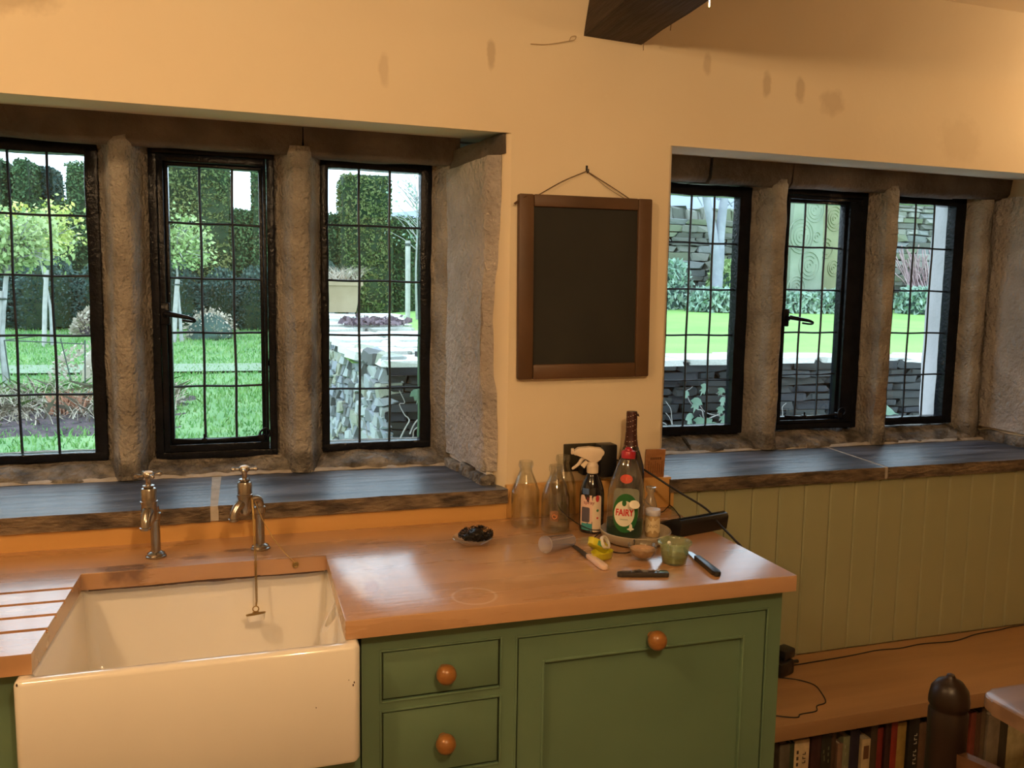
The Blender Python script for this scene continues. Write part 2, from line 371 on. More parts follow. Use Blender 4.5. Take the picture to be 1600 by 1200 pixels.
prism(bm, [(2.9, 0), (1.60, 0), (1.60, .34), (1.7, .62), (2.9, .62)], .953, 2.1, 'z')
struct(finish(bm, 'wall_back', M['plaster'], smooth=40))
# the wall above: a slight ledge, then leaning into the room up to the ceiling
def kink(x):
    pts = [(-3.6, 2.15), (-.83, 2.19), (-.56, 2.214), (-.29, 2.236), (.55, 2.249), (2.9, 2.252)]
    for (xa, za), (xb, zb) in zip(pts, pts[1:]):
        if x <= xb: return za+(zb-za)*(x-xa)/(xb-xa)
bm = B(); rows = []
for i in range(66):
    x = -3.6+6.5*i/65; zk = kink(x); st = .42*min(1, max(.12, (x+1.7)/1.2)); sf = .012 if x > -.7 else .012+.03*min(1, (-.7-x)/.6); r__ = []
    for j in range(31):
        z = ZT+(2.47-ZT)*j/30
        if j == 0: z = ZT
        d = z-zk; y = -st*(d if d > sf else (0 if d < -sf else (d+sf)**2/(4*sf)))
        r__.append(bm.verts.new((x, y-.0004, z)))
    rows.append(r__)
for a, b in zip(rows, rows[1:]):
    for j in range(30): bm.faces.new((a[j], a[j+1], b[j+1], b[j]))
struct(finish(bm, 'trim_1', M['plaster'], smooth=80))
bm = B(); box(bm, -3.6, 2.9, -4.3, .62, 2.435, 2.55); struct(finish(bm, 'ceiling', M['ceiling'], smooth=0))
bm = B(); box(bm, -3.6, 2.9, -4.3, .62, -.1, 0); struct(finish(bm, 'floor', M['floor'], smooth=0))
bm = B(); box(bm, -3.7, -3.6, -4.3, .62, -.1, 2.55); struct(finish(bm, 'wall_left', M['plaster'], smooth=0))
bm = B(); box(bm, 2.9, 3.0, -4.3, .62, -.1, 2.55); struct(finish(bm, 'wall_right', M['plaster'], smooth=0))
bm = B(); box(bm, -3.7, 3.0, -4.4, -4.3, -.1, 2.55); struct(finish(bm, 'wall_front', M['plaster'], smooth=0))
bm = B(); box(bm, -3.7, 3.0, .33, .62, -.4, .955); box(bm, -3.7, 3.0, .40, .62, 2.0, 2.9)
struct(finish(bm, 'wall_outer', M['extstone'], smooth=0))

# dark oak beam
bm = extrude_profile(dens([(-.295, 2.237), (-.121, 2.230), (-.119, 2.45), (-.295, 2.45)], .045), .02, -4.28, 'y', 60)
rough(bm, .004, 6, 3)
o = struct(finish(bm, 'ceiling_beam', M['beam'], smooth=50), 'dark oak ceiling beam meeting the cream wall above the chalkboard', 'beam')

# stone lintels ------------------------------------------------
def lintel(n, xs, seed):
    r_ = thing('trim_%d' % n, None, None, kind='structure')
    prof = dens([(.30, 2.02), (.312, 1.935), (.33, 1.918), (.41, 1.928), (.60, 1.935), (.60, 2.10), (.30, 2.10)], .03)
    for i in range(len(xs)-1):
        bm = extrude_profile(prof, xs[i]+.002, xs[i+1]-.002, 'x', max(4, int((xs[i+1]-xs[i])/.03)))
        rough(bm, .006, 8, seed+i)
        finish(bm, 'lintel_stone', M['stone_dark'], r_, 60)
lintel(2, [-1.99, -1.02, -.555], 1)
lintel(3, [-.0, .30, .62, 1.34, 1.66], 9)
_DK = (.045,.038,.033)
blot(M['stone'], [((x, .36, 1.02), (.10, .12, .055), _DK, .55, None) for x in (-1.535, -1.46, -1.05, -.985, .60, 1.09, -.59, 1.53)] + [((-1.0,.33,1.30),(.03,.08,.10),(.09,.065,.05),.6,None), ((1.06,.33,1.15),(.08,.09,.09),(.19,.12,.075),.6,None)])
# mullions ----------------------------------------------------
def mullion(n, x0, x1, noseoff, seed, joints=()):
    r_ = thing('trim_%d' % n, None, None, kind='structure')
    c = (x0+x1)/2; w = (x1-x0)/2; k = c+noseoff
    prof = [(c-w, .475), (c-w, .418), (c-w+.012, .405), (k-.026, .318), (k-.014, .308), (k+.014, .308), (k+.026, .318), (c+w-.012, .405), (c+w, .418), (c+w, .475)]
    prof = dens(prof, .022)
    cuts = [.9965, *joints, 1.945]
    for i in range(len(cuts)-1):
        def xf(a, b, h):
            f = max(0, min(1, (1.055-h)/.05)); f2 = max(0, min(1, (h-1.895)/.04))
            g = 1+.14*f+.2*f2
            return c+(a-c)*g, b-.004*f*(1 if b < .41 else 0)
        bm = extrude_profile(prof, cuts[i]+.0012, cuts[i+1]-.0012, 'z', int((cuts[i+1]-cuts[i])/.02), xf=xf)
        rough(bm, .0032, 22, seed+i)
        finish(bm, 'mullion_stone', M['stone'], r_, 42)
mullion(4, -1.573, -1.436, .005, 11)
mullion(5, -1.103, -.962, .004, 21)
mullion(6, .522, .652, -.004, 31)
mullion(7, 1.018, 1.146, -.022, 41, joints=(1.245, 1.775))
# jambs ---------------------------------------------------------
r_ = thing('trim_8', None, None, kind='structure')
bm = extrude_profile(dens([(-.634, .48), (-.634, .418), (-.603, .352), (-.588, .335), (-.572, .338), (-.566, .362), (-.55, .37), (-.55, .48)], .022), .99, 1.935, 'z', 44)
rough(bm, .0045, 13, 5); finish(bm, 'jamb_stone', M['stone'], r_, 60)
prof = dens([(-.5085, .030), (-.5145, .022), (-.55, .04), (-.60, .40), (-.568, .40), (-.560, .352)], .022)
def xf(a, b, h):
    f = 1 if b < .06 else 0
    return a+.0, b+f*(.030*math.exp(-((h-1.45)/.22)**2)+.008*noise.noise(Vector((h*14, 3, 1))))
bm = extrude_profile(prof, 1.035, 1.905, 'z', 44, xf=xf); rough(bm, .004, 13, 6)
finish(bm, 'reveal_stone', M['stone_reveal'], r_, 60)
bm = extrude_profile(dens([(-.5065, .014), (-.515, .012), (-.60, .40), (-.568, .40), (-.560, .345)], .03), 1.908, 1.962, 'z', 4); rough(bm, .004, 12, 7)
finish(bm, 'reveal_stone', M['stone_dark'], r_, 60)
bm = extrude_profile(dens([(-.509, .05), (-.54, .04), (-.58, .36), (-.562, .345)], .03), 1.018, 1.06, 'z', 4); rough(bm, .003, 12, 7)
finish(bm, 'filler_patch', M['white_plaster'], r_, 60)
for i, (a, b) in enumerate([(.03, .12), (.125, .215), (.22, .33)]):
    bm = B(); box(bm, -.555, -.514-.0*i, a, b, .985, 1.022+.006*math.sin(i*2), .006); bmesh.ops.subdivide_edges(bm, edges=bm.edges[:], cuts=1)
    for v in bm.verts: v.co.x -= (v.co.y-.03)*.15
    rough(bm, .006, 25, 8+i); finish(bm, 'packing_stone', M['stone_rubble'], r_, 60)
bm = extrude_profile(dens([(-1.909, .48), (-1.909, .418), (-1.935, .352), (-1.95, .335), (-1.97, .335), (-1.97, .48)], .022), .99, 1.935, 'z', 44)
rough(bm, .0045, 13, 75); finish(bm, 'jamb_stone', M['stone'], r_, 60)
r_ = thing('trim_9', None, None, kind='structure')
bm = extrude_profile(dens([(1.483, .48), (1.483, .418), (1.500, .352), (1.515, .335), (1.545, .335), (1.556, .352), (1.575, .36), (1.60, .48)], .022), .99, 1.935, 'z', 44)
rough(bm, .0045, 13, 15); finish(bm, 'jamb_stone', M['stone'], r_, 60)
bm = extrude_profile(dens([(1.592, .012), (1.66, .01), (1.64, .45), (1.60, .45), (1.577, .352)], .022), 1.045, 1.93, 'z', 44); rough(bm, .005, 11, 16)
finish(bm, 'reveal_stone', M['stone_reveal'], r_, 60)
for i, (a, b) in enumerate([(.01, .11), (.115, .235), (.24, .345)]):
    bm = B(); box(bm, 1.572, 1.66, a, b, .985, 1.036, .006); bmesh.ops.subdivide_edges(bm, edges=bm.edges[:], cuts=1); rough(bm, .007, 25, 28+i)
    finish(bm, 'packing_stone', M['stone_rubble'], r_, 60)
bm = extrude_profile([(1.52, .40), (1.62, .40), (1.67, .66), (1.575, .66)], 1.0, 1.97, 'z', 20); rough(bm, .006, 9, 17)
finish(bm, 'outer_jamb_stone', M['extstone'], r_, 60)
# stone under-sills --------------------------------------------
def undersill(n, xs, seed):
    r_ = thing('trim_%d' % n, None, None, kind='structure')
    prof = dens([(.325, .95), (.325, 1.000), (.345, 1.012), (.375, 1.026), (.41, 1.040), (.44, 1.045), (.60, 1.04), (.60, .95)], .02)
    for i in range(len(xs)-1):
        bm = extrude_profile(prof, xs[i]+.001, xs[i+1]-.001, 'x', max(3, int((xs[i+1]-xs[i])/.018)))
        rough(bm, .012, 24, seed+i, keep=lambda c: 1 if c.z > .99 and c.y < .43 else .2)
        finish(bm, 'sill_stone', M['stone_rubble'], r_, 60)
undersill(10, [-1.98, -1.52, -1.02, -.55], 50)
undersill(11, [-.0, .285, .40, 1.08, 1.60], 60)
# slate window sills --------------------------------------------
def slate_sill(n, slabs, label, seed):
    r_ = thing('trim_%d' % n, label, 'window sill', kind='structure')
    for i, (xa, xb, cut) in enumerate(slabs):
        ny = 14; nx = max(6, int((xb-xa)/.02)); bm = B(); T = []; Bt = []
        for ix in range(nx+1):
            u = ix/nx; rowT = []; rowB = []
            for iy in range(ny+1):
                v = iy/ny; y = -.03+.368*v
                x0 = xa+(cut[0]*v); x1 = xb+(cut[1]*v); x = x0+(x1-x0)*u
                yy = y
                if iy == 0: yy += .003*noise.noise(Vector((x*35, seed, 0)))+.003*noise.noise(Vector((x*9, seed, 3)))
                rowT.append(bm.verts.new((x, yy, .995+.0012*noise.noise(Vector((x*12, y*20, seed))))))
                rowB.append(bm.verts.new((x, yy+(.004*noise.noise(Vector((x*30, 5, seed))) if iy == 0 else 0), .955)))
            T.append(rowT); Bt.append(rowB)
        for ix in range(nx):
            for iy in range(ny):
                bm.faces.new((T[ix][iy], T[ix+1][iy], T[ix+1][iy+1], T[ix][iy+1])).material_index = 0
                bm.faces.new((Bt[ix][iy], Bt[ix][iy+1], Bt[ix+1][iy+1], Bt[ix+1][iy])).material_index = 1
            for iy in (0, ny): bm.faces.new((T[ix][iy], T[ix+1][iy], Bt[ix+1][iy], Bt[ix][iy])).material_index = 1
        for iy in range(ny):
            for ix in (0, nx): bm.faces.new((T[ix][iy], T[ix][iy+1], Bt[ix][iy+1], Bt[ix][iy])).material_index = 1
        finish(bm, 'slate_slab', [M['slate'], M['slate_edge']], r_, 40)
    for (xa, xb, cut), (xc, xd, cut2) in zip(slabs, slabs[1:]):
        bm = B(); prism(bm, [(xb-.001, -.028), (xc+.001, -.028), (xc+cut2[0]+.001, .338), (xb+cut[1]-.001, .338)], .957, .9945)
        finish(bm, 'mortar_joint', M['mortar'], r_, 0)
    bm = extrude_profile([(.326, .99), (.320, .996), (.328, 1.003), (.345, 1.003)], slabs[0][0], slabs[-1][1]-(.06 if n == 12 else .03), 'x', 60); rough(bm, .003, 30, seed)
    finish(bm, 'mortar_bead', M['mortar'], r_, 60)
slate_sill(12, [(-1.985, -1.272, (.035, -.014)), (-1.254, -.497, (-.006, -.060))], 'blue-grey slate window sill behind the taps, under the left windows', 3)
slate_sill(13, [(.006, .782, (0, .050)), (.794, 1.60, (.050, -.02))], 'blue-grey slate window sill over the olive panelling, under the right windows', 5)
# tongue and groove panelling -----------------------------------
r_ = thing('trim_14', 'olive-green tongue and groove panelling below the right slate sill', 'panelling', kind='structure')
pw = .0958; bm = B()
prism(bm, [(0.0006, 0), (.0006, -.010), (.005, -.0145), (pw-.005, -.0145), (pw-.0006, -.010), (pw-.0006, 0)], .392, .955)
p0 = finish(bm, 'panel_board', M['panel'], r_, 20); p0.location = (.0135, 0, 0)
for i in range(1, 30):
    o = p0.copy(); COL.objects.link(o); o.location.x = .0135+i*pw
r_['group'] = None if False else 'panelling'

# windows --------------------------------------------------------
def window(n, x0, x1, z0, z1, gx0, gx1, gz0, gz1, bars, casement, label):
    w = thing('window_%d' % n, label, 'window', kind='structure')
    bm = B()
    def ring(a0, a1, b0, b1, c0, c1, d0, d1, ya, yb, bev=.0025):
        for q in ((a0, c0, b0, b1), (c1, a1, b0, b1), (a0, a1, b0, d0), (a0, a1, d1, b1)):
            box(bm, q[0], q[1], ya, yb, q[2], q[3], bev)
    if casement:
        i0, i1, j0, j1 = x0+.018, x1-.018, z0+.018, z1-.018
        ring(x0-.004, x1+.004, z0-.004, z1+.004, i0, i1, j0, j1, .398, .45)
    else:
        ring(x0-.004, x1+.004, z0-.004, z1+.004, gx0, gx1, gz0, gz1, .402, .446)
    bmesh.ops.subdivide_edges(bm, edges=[e for e in bm.edges if e.calc_length() > .1], cuts=24)
    rough(bm, .0016, 30, n)
    finish(bm, 'frame', M['iron'], w, 40)
    if casement:
        bm = B(); m1 = .011
        ring(i0+.0015, i1-.0015, j0+.0015, j1-.0015, gx0-m1, gx1+m1, gz0-m1, gz1+m1, .392, .442)
        ring(gx0-m1, gx1+m1, gz0-m1, gz1+m1, gx0, gx1, gz0, gz1, .408, .44)
        rough(bm, .001, 30, n+3)
        finish(bm, 'casement_frame', M['iron'], w, 40)
        # cockspur handle
        hz = (gz0+gz1)/2-.025+(.0 if n == 2 else .0); hx = gx0-.012
        bm = B(); box(bm, hx-.016, hx+.010, .380, .394, hz-.03, hz+.034, .004)
        lathe(bm, [(0, -.012), (.009, -.010), (.010, 0), (.007, .006), (0, .008)], (hx, .374, hz), 14, rot=Matrix.Rotation(R_(90), 4, 'X'))
        loop = [(hx, .366, hz+.004), (hx+.025, .350, hz-.001), (hx+.055, .338, hz-.006), (hx+.075, .336, hz-.012), (hx+.079, .340, hz-.018), (hx+.070, .347, hz-.019), (hx+.045, .352, hz-.016)]
        pts = bez(loop, 6); tube(bm, pts, [.0085-.005*min(1, i/len(pts)*1.6) for i in range(len(pts))], 8)
        finish(bm, 'handle', M['iron'], w, 50)
        bm = B(); zz = gz0+.006
        tube(bm, bez([(gx0+.0, .380, zz+.002), (gx0+.09, .378, zz-.003), (gx1-.03, .378, zz+.002), (gx1+.006, .376, zz+.006)], 6), .0038, 8)
        tube(bm, bez([(gx1-.010, .376, zz+.004), (gx1-.004, .374, zz+.020), (gx1+.012, .372, zz+.028), (gx1+.022, .372, zz+.014), (gx1+.016, .373, zz+.0)], 6), .0032, 8)
        box(bm, gx1-.014, gx1+.006, .368, .392, zz-.010, zz+.010, .003)
        box(bm, gx0+.075, gx0+.09, .372, .392, zz-.010, zz+.004, .003); tube(bm, [(gx0+.0825, .378, zz-.004), (gx0+.0825, .378, zz+.016)], .003, 8)
        finish(bm, 'casement_stay', M['iron'], w, 50)
    # leaded bars
    xs = [gx0]+[gx0+(gx1-gx0)*b for b in bars]+[gx1]; zs = [gz0+(gz1-gz0)*i/5 for i in range(6)]
    for i in range(1, len(xs)-1):
        bm = B(); x = xs[i]; pts = [(x+.0012*math.sin(k*1.3+n+i), .424, gz0+(gz1-gz0)*k/12) for k in range(13)]; tube(bm, pts, .0040, 6)
        finish(bm, 'glazing_bar', M['lead'], w, 60)
    for i in range(1, 5):
        bm = B(); z = zs[i]; pts = [(gx0+(gx1-gx0)*k/8, .424, z+.0010*math.sin(k*1.1+n*2+i)) for k in range(9)]; tube(bm, pts, .0036, 6)
        finish(bm, 'glazing_bar', M['lead'], w, 60)
    for i in range(len(xs)-1):
        for j in range(5):
            bm = B(); a, b, c, d = xs[i]+.0005, xs[i+1]-.0005, zs[j]+.0005, zs[j+1]-.0005
            bmesh.ops.create_grid(bm, x_segments=1, y_segments=1, size=.5)
            tx, tz = (random.random()-.5)*.0012, (random.random()-.5)*.0012
            for v in bm.verts: v.co = Vector((a+(v.co.x+.5)*(b-a), .426+v.co.x*tx+v.co.y*tz, c+(v.co.y+.5)*(d-c)))
            finish(bm, 'pane', M['pane'], w, 0)
window(1, -1.913, -1.573, 1.044, 1.928, -1.886, -1.602, 1.064, 1.897, (.333, .667), False, 'fixed leaded window at the far left, trees and lawn behind')
window(2, -1.436, -1.103, 1.038, 1.932, -1.389, -1.143, 1.089, 1.881, (.34, .70), True, 'opening leaded casement behind the taps, between two stone mullions')
window(3, -.962, -.630, 1.045, 1.935, -.943, -.662, 1.064, 1.903, (.333, .667), False, 'fixed leaded window left of the chalkboard, rubble wall behind')
window(4, .165, .520, 1.050, 1.918, .205, .477, 1.078, 1.885, (.333, .667), False, 'fixed leaded window right of the chalkboard, cut off by the wall')
window(5, .648, 1.016, 1.055, 1.924, .690, .928, 1.098, 1.880, (.31, .70), True, 'opening leaded casement in the middle of the right window group')
window(6, 1.142, 1.482, 1.057, 1.927, 1.165, 1.437, 1.083, 1.900, (.36, .69), False, 'fixed leaded window at the far right, white outer jamb beyond')

# ================================================================ FITTED FURNITURE
HT = .91; TB = .8732; FY = -.60
# worktop with the sink cutout and drainer grooves
XL, XR_, YC = -1.528, -1.0045, -.225
bm = B()
box(bm, -2.75, XL, -.636, -.001, TB, HT); 
t = bmesh.new()
pl = [(XL, -.001), (XL, YC), (-1.40, YC-.002), (-1.27, YC+.004), (-1.12, YC-.001), (XR_, YC), (XR_+.001, -.636), (.002, -.636), (.002, -.001)]
lo = [t.verts.new((a, b, TB)) for a, b in pl]; hi = [t.verts.new((a, b, HT)) for a, b in pl]; n = len(pl)
t.faces.new(lo); t.faces.new(hi[::-1])
for i in range(n): t.faces.new((lo[i], lo[(i+1) % n], hi[(i+1) % n], hi[i]))
ed = [e for e in t.edges if abs(e.verts[0].co.z-HT) < 1e-5 and abs(e.verts[1].co.z-HT) < 1e-5 and (e.verts[0].co.y < -.2 or e.verts[1].co.y < -.2) and not (abs(e.verts[0].co.x-XL) < 1e-4 and abs(e.verts[1].co.x-XL) < 1e-4)]
ed += [e for e in t.edges if abs(e.verts[0].co.z-e.verts[1].co.z) > .01 and e.verts[0].co.y < -.6]
bmesh.ops.bevel(t, geom=ed, offset=.003, segments=2, profile=.5, affect='EDGES')
merge(bm, t)
wk = finish(bm, 'worktop', M['wood'], smooth=25)
tag(wk, 'orange-brown oiled wooden worktop wrapped round the white sink, drainer grooves on its left', 'worktop')
cut = B()
for i, y in enumerate((-.312, -.386, -.458, -.528)):
    box(cut, -2.2, XL+.02, y-.0065, y+.0065, HT-.0075, HT+.02)
for v in cut.verts:
    if v.co.x < -2 and v.co.z < HT: v.co.z = HT-.003
co = finish(cut, 'groove_cutter', None, smooth=0)
md = wk.modifiers.new('b', 'BOOLEAN'); md.operation = 'DIFFERENCE'; md.solver = 'EXACT'; md.object = co
dg = bpy.context.evaluated_depsgraph_get(); me2 = bpy.data.meshes.new_from_object(wk.evaluated_get(dg))
wk.modifiers.clear(); wk.data = me2; bpy.data.objects.remove(co)
me2.shade_smooth(); me2.set_sharp_from_angle(angle=R_(25))
D_ = (.12, .055, .03); P_ = (.72, .55, .43)
blot(M['wood'], [((-1.44,-.21,HT),(.07,.035,.05),D_,.75,None), ((-1.30,-.165,HT),(.035,.015,.05),D_,.5,None), ((-1.21,-.135,HT),(.035,.016,.05),D_,.7,None),
    ((-1.62,-.27,HT),(.13,.045,.05),(.23,.12,.07),.6,None), ((-.945,-.42,HT),(.045,.13,.05),P_,.65,None), ((-.90,-.30,HT),(.05,.05,.05),P_,.4,None),
    ((-.93,-.47,HT),(.02,.06,.05),(.40,.18,.10),.7,None), ((-.735,-.572,HT),(.052,.052,.08),P_,.55,.86), ((-.87,-.16,HT),(.07,.012,.05),D_,.35,None),
    ((-1.66,-.345,HT),(.06,.022,.05),P_,.6,None), ((-1.62,-.42,HT),(.05,.02,.05),P_,.45,None), ((-1.66,-.49,HT),(.06,.02,.05),P_,.4,None),
    ((-.68,-.40,HT),(.06,.03,.05),(.42,.20,.10),.5,None), ((-.60,-.50,HT),(.06,.025,.05),(.66,.42,.26),.35,None)])
# upstand
bm = B(); prism(bm, [(-.022, HT), (-.022, .9545), (-.0005, .9545), (-.0005, HT)], -2.75, -.4985, 'x')
box(bm, -.498, .012, -.022, -.0005, HT, 1.002, .0015); box(bm, -.0225+.03, .022, -.022, -.0005, HT, .9545)
tag(finish(bm, 'wooden_upstand', M['upwood'], smooth=25), 'orange wooden upstand running along the wall behind the worktop', 'upstand')

# butler sink
def rr(x0, x1, y0, y1, r, n=6):
    out = []
    for cx, cy, a in ((x1-r, y1-r, 0), (x0+r, y1-r, 90), (x0+r, y0+r, 180), (x1-r, y0+r, 270)):
        for k in range(n+1):
            q = R_(a+90*k/n); out.append((cx+r*math.cos(q), cy+r*math.sin(q)))
    return out
sx0, sx1, sy0, sy1 = -1.553, -.978, -.662, -.16; zt = .8722
lv = [((sx0+.004, sx1-.004, sy0+.004, sy1-.004, .012), .640), ((sx0, sx1, sy0, sy1, .014), .648), ((sx0, sx1, sy0, sy1, .014), zt-.009), ((sx0+.002, sx1-.002, sy0+.002, sy1-.002, .013), zt-.004),
      ((sx0+.006, sx1-.006, sy0+.006, sy1-.006, .012), zt-.0005), ((sx0+.012, sx1-.012, sy0+.012, sy1-.012, .012), zt), ((sx0+.020, sx1-.020, sy0+.020, sy1-.020, .014), zt-.0005), ((sx0+.0245, sx1-.0245, sy0+.0245, sy1-.035, .016), zt-.005),
      ((sx0+.0265, sx1-.0265, sy0+.0265, sy1-.037, .018), zt-.012), ((sx0+.032, sx1-.032, sy0+.032, sy1-.042, .022), .700), ((sx0+.040, sx1-.040, sy0+.040, sy1-.050, .03), .672), ((sx0+.06, sx1-.06, sy0+.06, sy1-.07, .04), .664)]
bm = B(); rings = [[bm.verts.new((a, b, z)) for a, b in rr(*q)] for q, z in lv]
for a, b in zip(rings, rings[1:]):
    for k in range(len(a)): bm.faces.new((a[k], a[(k+1) % len(a)], b[(k+1) % len(a)], b[k]))
bm.faces.new(rings[0]); bm.faces.new(rings[-1])
snk = thing('butler_sink', 'white ceramic butler sink set into the wooden worktop, front exposed', 'sink')
finish(bm, 'basin', M['ceramic'], snk, 50)
bm = B(); box(bm, -1.515, -1.012, -.2245, -.199, .8695, .8731); bmesh.ops.subdivide_edges(bm, edges=[e for e in bm.edges if e.calc_length() > .1], cuts=40); rough(bm, .0013, 60, 2); finish(bm, 'grimy_sealant', M['rust'], snk, 30)
# overflow weir on the right inside wall
bm = B(); wy = -.455; wx = -1.004; prof = []
for k in range(13):
    q = R_(90+180*k/12); prof.append((wx+.034*math.cos(q)+.0, wy+.040*math.sin(q)))
inner = [(wx+(a-wx)*.68, wy+(b-wy)*.66) for a, b in prof]
def zz_(a): return .866-.048*max(0, (wx-a))/.034
o1 = [bm.verts.new((a, b, .70)) for a, b in prof]; o2 = [bm.verts.new((a, b, zz_(a)-.004)) for a, b in prof]; o3 = [bm.verts.new((wx+(a-wx)*.85, wy+(b-wy)*.85, zz_(a)+.002)) for a, b in prof]
o4 = [bm.verts.new((a, b, zz_(a)-.003)) for a, b in inner]; o5 = [bm.verts.new((a, b, .73)) for a, b in inner]
for a, b in ((o1, o2), (o2, o3), (o3, o4), (o4, o5)):
    for k in range(12): bm.faces.new((a[k], a[k+1], b[k+1], b[k]))
bm.faces.new(o5); 
finish(bm, 'overflow_weir', M['ceramic'], snk, 60)
bm = B()
for (x, z, s) in ((-.99, .80, .0016), (-.992, .795, .002), (-1.0, .806, .001), (-1.06, .76, .0012), (-1.545, .868, .002)):
    lathe(bm, [(0, -.001), (s, -.0006), (s*.8, .0), (0, .0002)], (x, sy0-.0003, z), 7, sx=.8, sy=1.5, rot=Matrix.Rotation(R_(90), 4, 'X'))
finish(bm, 'chipped_spots', M['rust'], snk, 60)['kind'] = 'stuff'

# cabinets -------------------------------------------------------
def knob(parent, x, z, y, r=.0205):
    bm = B(); pr = [(0, 0), (.0095, 0), (.0085, .006), (.0105, .012), (r*.86, .018), (r, .026), (r*.97, .034), (r*.8, .041), (r*.5, .0455), (r*.2, .047), (0, .0472)]
    lathe(bm, pr, (0, 0, 0), 24, rot=Matrix.Rotation(R_(90), 4, 'X'))
    return finish(bm, 'knob', M['knob'], parent, 60, loc=(x, y, z))
def ringb(bm, x0, x1, z0, z1, w, ya, yb, bev=0):
    for q in ((x0, x0+w, z0, z1), (x1-w, x1, z0, z1), (x0+w, x1-w, z0, z0+w), (x0+w, x1-w, z1-w, z1)): box(bm, q[0], q[1], ya, yb, q[2], q[3], bev)
def cab_body(root, x0, x1, opens):
    bm = B(); z0, z1 = .09, TB-.0005
    xs = sorted({x0, x1, *[v for o in opens for v in (o[0], o[1])]}); zs = sorted({z0, z1, *[v for o in opens for v in (o[2], o[3])]})
    for a, b in zip(xs, xs[1:]):
        run = None
        for c, d in zip(zs, zs[1:]):
            solid = not any(o[0] <= a+1e-5 and b <= o[1]+1e-5 and o[2] <= c+1e-5 and d <= o[3]+1e-5 for o in opens)
            if solid: run = (run[0], d) if run else (c, d)
            if (not solid or d == zs[-1]) and run: box(bm, a, b, FY, FY+.024, run[0], run[1]); run = None
    box(bm, x0, x0+.018, FY+.024, -.03, z0, z1); box(bm, x1-.018, x1, FY+.024, -.03, z0, z1); box(bm, x0+.018, x1-.018, FY+.03, -.03, z0, z0+.018); box(bm, x0+.018, x1-.018, -.045, -.03, z0+.018, z1)
    box(bm, x0+.02, x1-.02, FY+.05, FY+.065, 0, z0)
    bmesh.ops.remove_doubles(bm, verts=bm.verts, dist=.00001)
    return finish(bm, 'cabinet_body', M['green'], root, 25)
def drawer(root, o):
    x0, x1, z0, z1 = o
    bm = B(); box(bm, x0+.0045, x1-.0045, FY+.0015, FY+.024, z0+.0045, z1-.0045, .0012)
    f = finish(bm, 'drawer', M['green'], root, 25)
    bm = B(); ringb(bm, x0-.003, x1+.003, z0-.003, z1+.003, .0042, FY-.0025, FY+.004, .0012); finish(bm, 'bead', M['green'], f, 40)
    bm = B(); ringb(bm, x0+.0012, x1-.0012, z0+.0012, z1-.0012, .0036, FY+.006, FY+.02); finish(bm, 'shadow_gap', M['green_dk'], f, 0)
    return f
def door(root, o, w=.058):
    x0, x1, z0, z1 = o
    bm = B(); ringb(bm, x0+.0045, x1-.0045, z0+.0045, z1-.0045, w-.0045, FY+.0015, FY+.022)
    box(bm, x0+w-.002, x1-w+.002, FY+.010, FY+.018, z0+w-.002, z1-w+.002)
    f = finish(bm, 'door', M['green'], root, 25)
    bm = B(); ringb(bm, x0-.003, x1+.003, z0-.003, z1+.003, .0042, FY-.0025, FY+.004, .0012); finish(bm, 'bead', M['green'], f, 40)
    bm = B(); ringb(bm, x0+.0012, x1-.0012, z0+.0012, z1-.0012, .0036, FY+.006, FY+.02); finish(bm, 'shadow_gap', M['green_dk'], f, 0)
    bm = B(); ringb(bm, x0+w-.001, x1-w+.001, z0+w-.001, z1-w+.001, .0055, FY-.0015, FY+.011, .002); finish(bm, 'panel_moulding', M['green'], f, 40)
    return f
c1 = thing('base_cabinet', 'sage-green base cabinet right of the sink, two small drawers beside one wide door', 'cabinet')
ops = [(-.931, -.685, .722, .826), (-.931, -.685, .555, .701), (-.931, -.685, .345, .534), (-.931, -.685, .125, .324), (-.650, -.046, .125, .823)]
cab_body(c1, -.969, -.009, ops)
for o in ops[:4]:
    f = drawer(c1, o); knob(f, -.805, (o[2]+o[3])/2+.001, FY+.0015)
f = door(c1, ops[4]); knob(f, -.340, .792, FY+.0015, .0215)
c2 = thing('base_cabinet', 'sage-green base cabinet at the left picture edge, beside the sink', 'cabinet')
ops = [(-2.10, -1.60, .125, .823)]; cab_body(c2, -2.15, -1.556, ops); f = door(c2, ops[0]); knob(f, -1.85, .79, FY+.0015)
c3 = thing('sink_cabinet', 'sage-green cabinet carrying the white sink, only its top below the basin', 'cabinet')
bm = B(); box(bm, -1.553, -.972, FY, -.03, .09, .639); finish(bm, 'cabinet_body', M['green'], c3, 20)
for a, b in ((-1.54, -1.268), (-1.263, -.985)):
    bm = B(); box(bm, a, b, FY-.018, FY-.0005, .11, .62, .002); f = finish(bm, 'door', M['green'], c3, 30); knob(f, (b-.03 if a < -1.5 else a+.03), .52, FY-.018)

